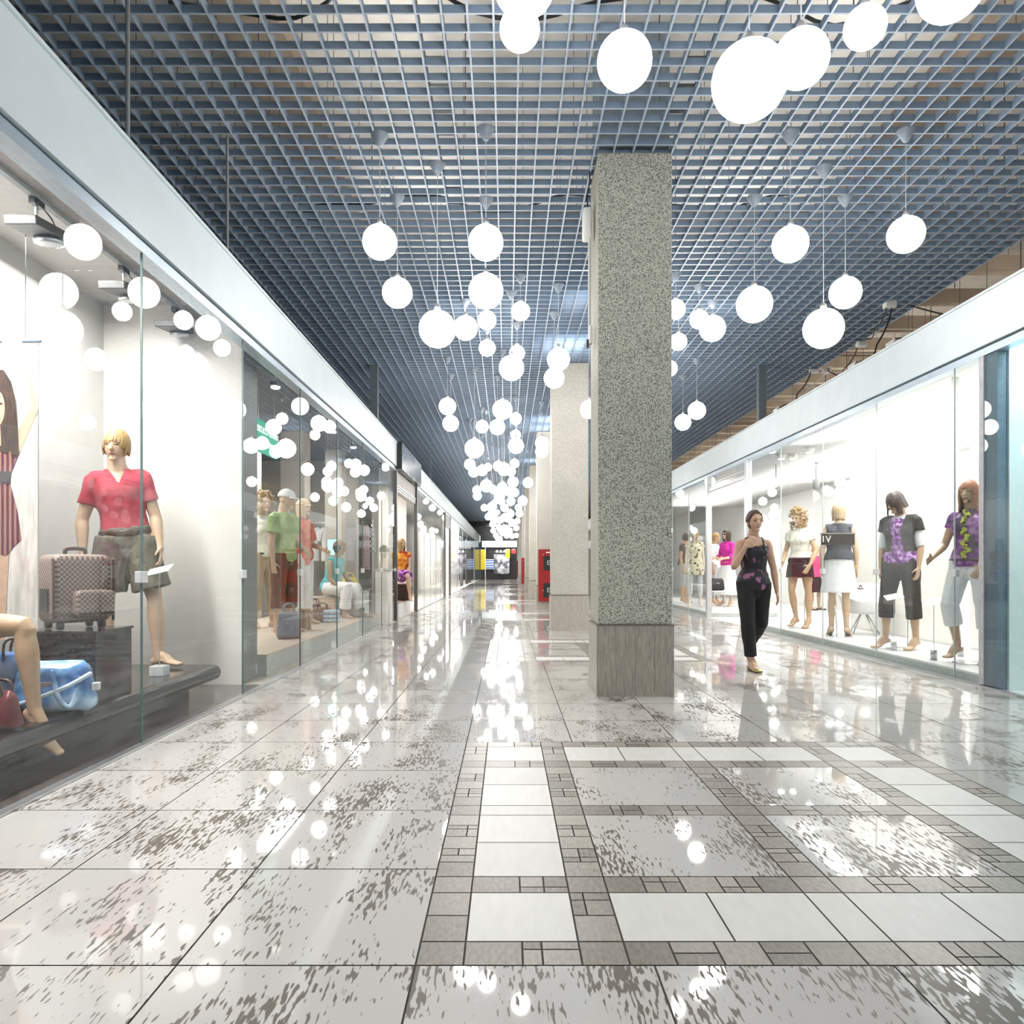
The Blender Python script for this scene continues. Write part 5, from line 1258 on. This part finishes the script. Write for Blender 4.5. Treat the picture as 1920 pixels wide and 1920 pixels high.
# shelf with folded goods seen next to the grey partition
t0 = thing('wall_shelf', 'cream wall shelf unit at the back next to the grey partition', 'shelf', (-5.4, 9.6, 0))
for z in (.5, 1.1, 1.75): MB().box(-.3,.9,-1.2,.9,z,z+.04).build('board', M_WARMW, t0)
for y in (-1.2, .86): MB().box(-.3,.9,y,y+.04,0,1.9).build('side_panel', M_WARMW, t0)
t0 = thing('counter', 'white glowing topped counter deep in the second shop', 'counter', (-4.9, 11.6, 0)); MB().box(-.5,.5,-.5,.5,0,.9).build('base', M_WHITE, t0, False, .01); MB().box(-.53,.53,-.53,.53,.9001,.94).build('top', M_GREYW, t0)
# green sign with mirrored writing, downlights and track spots of the second shop
t0 = thing('green_sign', 'green sign with reversed white lettering hanging inside the second shop window', 'sign', (-2.9, 9.06, 2.63))
MB().box(-.012,.012,-.37,.37,-.19,.19).build('board', mat_emit('lit_green_panel', (.0,.30,.17), .75), t0, False, .003)
Mx = Matrix.Translation((.014,0,0)) @ Matrix(((0,0,1,0),(-1,0,0,0),(0,1,0,0),(0,0,0,1)))
for zt, tx in ((.075,'UNITED COLORS'), (-.075,'OF BENETTON')): text_mesh(tx, .105, Matrix.Translation((0,0,zt)) @ Mx, 'lettering', mat_emit('lit_white_letter', (1,1,1), .9), t0)
for y in (-.3,.3): MB().tube([(0,y,.19),(0,y,.6)], .003, n=6).build('wire', M_STEEL, t0)
for k, (px, py) in enumerate(((508,901),(550,889),(577,900),(535,911),(601,910),(470,905),(560,925))):
    Z = (3.22-H)*F/(VY-py); t0 = thing('downlight', 'small round downlight in the charcoal ceiling of the second shop', 'downlight', (wx(px,Z), Z, 3.218), 0, 'charcoal ceiling downlights')
    MB().lathe((0,0,0), [(.055,-.002),(.055,-.006),(.02,-.006)], 16).build('lens', mat_emit('downlight_lens', (1,.95,.88), 9), t0); MB().lathe((0,0,0), [(.075,0),(.075,-.004),(.056,-.004)], 16).build('rim', M_STEEL, t0)
for k, (px, py, y, lab) in enumerate(((524,742,8.1,'nearest'),(637,825,10.8,'middle'),(664,845,12.2,'furthest'))):
    t0 = thing('halogen_spot', lab + ' bright halogen spot under the fascia of the second shop', 'spotlight', (-2.5, y, 3.1))
    MB().box(-.03,.03,-.08,.08,-.06,-.02).build('housing', mat('lamp_grey', (.045,.043,.043), .4), t0, False, .005); MB().tube([(0,0,-.02),(0,0,.45)], .008, n=8).build('stem', M_STEEL, t0)
    MB().lathe((0,0,0), [(.035,-.085),(.05,-.075),(.05,-.06)], 18).build('lens', mat_emit('halogen_bulb', (1,.93,.85), 5), t0, True)
# starry spots on the slatted ceiling of the bright shop
for k, (px, py) in enumerate(((1447,889),(1487,878),(1536,886),(1556,856),(1600,905),(1518,868),(1465,905),(1576,893))):
    Z = 13.2+.8*(k % 5); t0 = thing('ceiling_spot', 'dazzling spot on the white slatted ceiling of the women mannequin shop', 'spotlight', (wx(px,Z), Z, 3.2), 0, 'dazzling slatted ceiling spots')
    MB().lathe((0,0,0), [(.06,-.10),(.085,-.06),(.075,-.002)], 18).build('housing', M_WHITE, t0, True); MB().lathe((0,0,0), [(.058,-.102),(.02,-.104)], 18).build('lens', mat_emit('white_spot_lens', (1,1,1), 20), t0)
for k, (px, py) in enumerate(((1455,914),(1530,916))):
    t0 = thing('camera_dome', ['grey ceiling cylinder lamp nearer the open door', 'grey ceiling cylinder lamp above the white skirt mannequin'][k], 'lamp', (wx(px,15.5), 15.5, 3.2)); MB().lathe((0,0,0), [(.06,-.5),(.07,-.48),(.07,-.30)], 18).build('housing', M_MGREY, t0, True); MB().tube([(0,0,-.3),(0,0,.03)], .01, n=8).build('stem', M_MGREY, t0)
# large window posters further down the polo side
for k, (y0, y1, cols, lab) in enumerate(((36.5, 39.3, [(.75,.73,.76),(.3,.18,.28),(.7,.66,.68)], 'tall pale purple window poster far along the polo side'), (41.2, 48., [(.08,.07,.10),(.42,.32,.36),(.2,.16,.2)], 'dark purple streaked window poster further along'))):
    t0 = thing('window_poster', lab, 'poster', (-2.30, (y0+y1)/2, 1.45)); MB().box(-.005,.005,-(y1-y0)/2,(y1-y0)/2,-1.35,1.1).build('print', mat_pattern('window_print_%s' % 'ab'[k], 'noise', cols, 1.6, .5, (1,1.3,.35)), t0); MB().box(-.01,.01,-(y1-y0)/2,(y1-y0)/2,1.1001,1.13).build('rail', M_STEEL, t0)

t0 = thing('stool', 'brown leather cube stool under the seated mannequin in orange', 'stool', (wx(753,16.9), 17.02, .33)); MB().box(-.2,.2,-.18,.2,0,.34).build('base', mat('brown_leather', (.05,.03,.02), .4), t0, True, .02); MB().box(-.205,.205,-.185,.205,.341,.38).build('seat', mat('mid_brown_leather', (.25,.13,.08), .4), t0, True, .012)
# ------------------------------------------------------------------ light, sky and camera
def area(name, loc, sx, sy, power, col=(1,.97,.93), rot=(0,0,0)):
    l = bpy.data.lights.new(name, 'AREA'); l.shape = 'RECTANGLE'; l.size = sx; l.size_y = sy; l.energy = power; l.color = col
    o = bpy.data.objects.new(name, l); o.location = loc; o.rotation_euler = rot; C.objects.link(o); return o
def spot(name, loc, to, power, ang=1.2, col=(1,.97,.95)):
    l = bpy.data.lights.new(name, 'SPOT'); l.energy = power; l.spot_size = ang; l.spot_blend = .6; l.shadow_soft_size = .05; l.color = col
    o = bpy.data.objects.new(name, l); o.location = loc; o.rotation_euler = (V(to)-V(loc)).to_track_quat('-Z','Y').to_euler(); C.objects.link(o); return o
area('shop_light', (-3.25, 3.9, 3.38), .35, 4.5, 205, (1,.965,.94))
for y, p in ((4.55, 90), (5.6, 140), (6.55, 240)): spot('track_spot', (-2.92, y+.25, 3.28), (-3.4, y+.75, .9), p)
area('shop_light', (-4.3, 10., 3.2), .5, 3.5, 120)
area('shop_light', (-3.7, 12.2, 3.2), .4, 1.6, 45)
area('shop_light', (-3.4, 17., 3.05), .5, 2., 60)
for k in range(4): spot('shop_spot', (-3.5, 19.6+2*k, 3.05), (-3.9, 19.8+2*k, .6), 330, 2.4)
area('shop_light', (-2.45, 35.5, 3.2), .12, 10., 700)
area('shop_light', (-3.0, 49, 3.2), .5, 20., 700)
area('shop_light', (4.95, 9.8, 3.48), .6, 5.5, 185, (1,.98,.95))
area('shop_light', (6.9, 14., 3.48), 2., 9., 420, (1,.98,.95))
area('shop_light', (6.2, 22., 3.48), 2., 8., 280, (1,.98,.95))
for k in range(6): area('plenum_fill', (-.9, 3.+9*k, 4.72), .5, 7., 55 if k < 2 else 95, (1,.97,.92), (PI,0,0)); area('plenum_fill', (2.9, 3.+9*k, 4.72), .5, 7., 55 if k < 2 else 95, (1,.97,.92), (PI,0,0))  # added fill lamps, unseen from below, to brighten the space over the grid
for k in range(4): area('roof_fill', (7.2, 6.+9*k, 3.7), .4, 7., 50, (1,.94,.86), (PI,0,0))  # added fill, no fixture there: lifts the tan zone above the shop roof
area('shop_light', (4.6, 4.6, 3.48), .2, 3.5, 70, (.85,.97,1))
area('shop_light', (1., 61.6, 2.6), 5., .5, 60)
area('end_fascia_fill', (1., 59.8, 4.2), 5., .2, 160, (1,.98,.96), (PI/2-.5,0,0))  # added unseen lamp that lightens the end shop's fascia
w = bpy.data.worlds.new('hall'); bpy.context.scene.world = w; w.use_nodes = True
bg = w.node_tree.nodes['Background']; bg.inputs[0].default_value = (.72,.83,1,1); bg.inputs[1].default_value = .5
cam = bpy.data.cameras.new('camera'); co = bpy.data.objects.new('camera', cam); C.objects.link(co)
co.location = (0,0,H); co.rotation_euler = (PI/2,0,0)
cam.sensor_width = 36; cam.lens = F/1920*36; cam.shift_x = (960-VX)/1920; cam.shift_y = (VY-960)/1920
cam.clip_start = .05; cam.clip_end = 200
sc = bpy.context.scene; sc.camera = co
sc.view_settings.view_transform = 'Standard'; sc.view_settings.look = 'None'; sc.view_settings.exposure = .40
cy = sc.cycles
cy.max_bounces = 7; cy.diffuse_bounces = 3; cy.glossy_bounces = 4; cy.transmission_bounces = 4; cy.transparent_max_bounces = 14
cy.caustics_reflective = False; cy.caustics_refractive = False; cy.sample_clamp_indirect = 6.
cy.use_adaptive_sampling = True; cy.adaptive_threshold = .025; cy.use_denoising = True; cy.use_light_tree = True
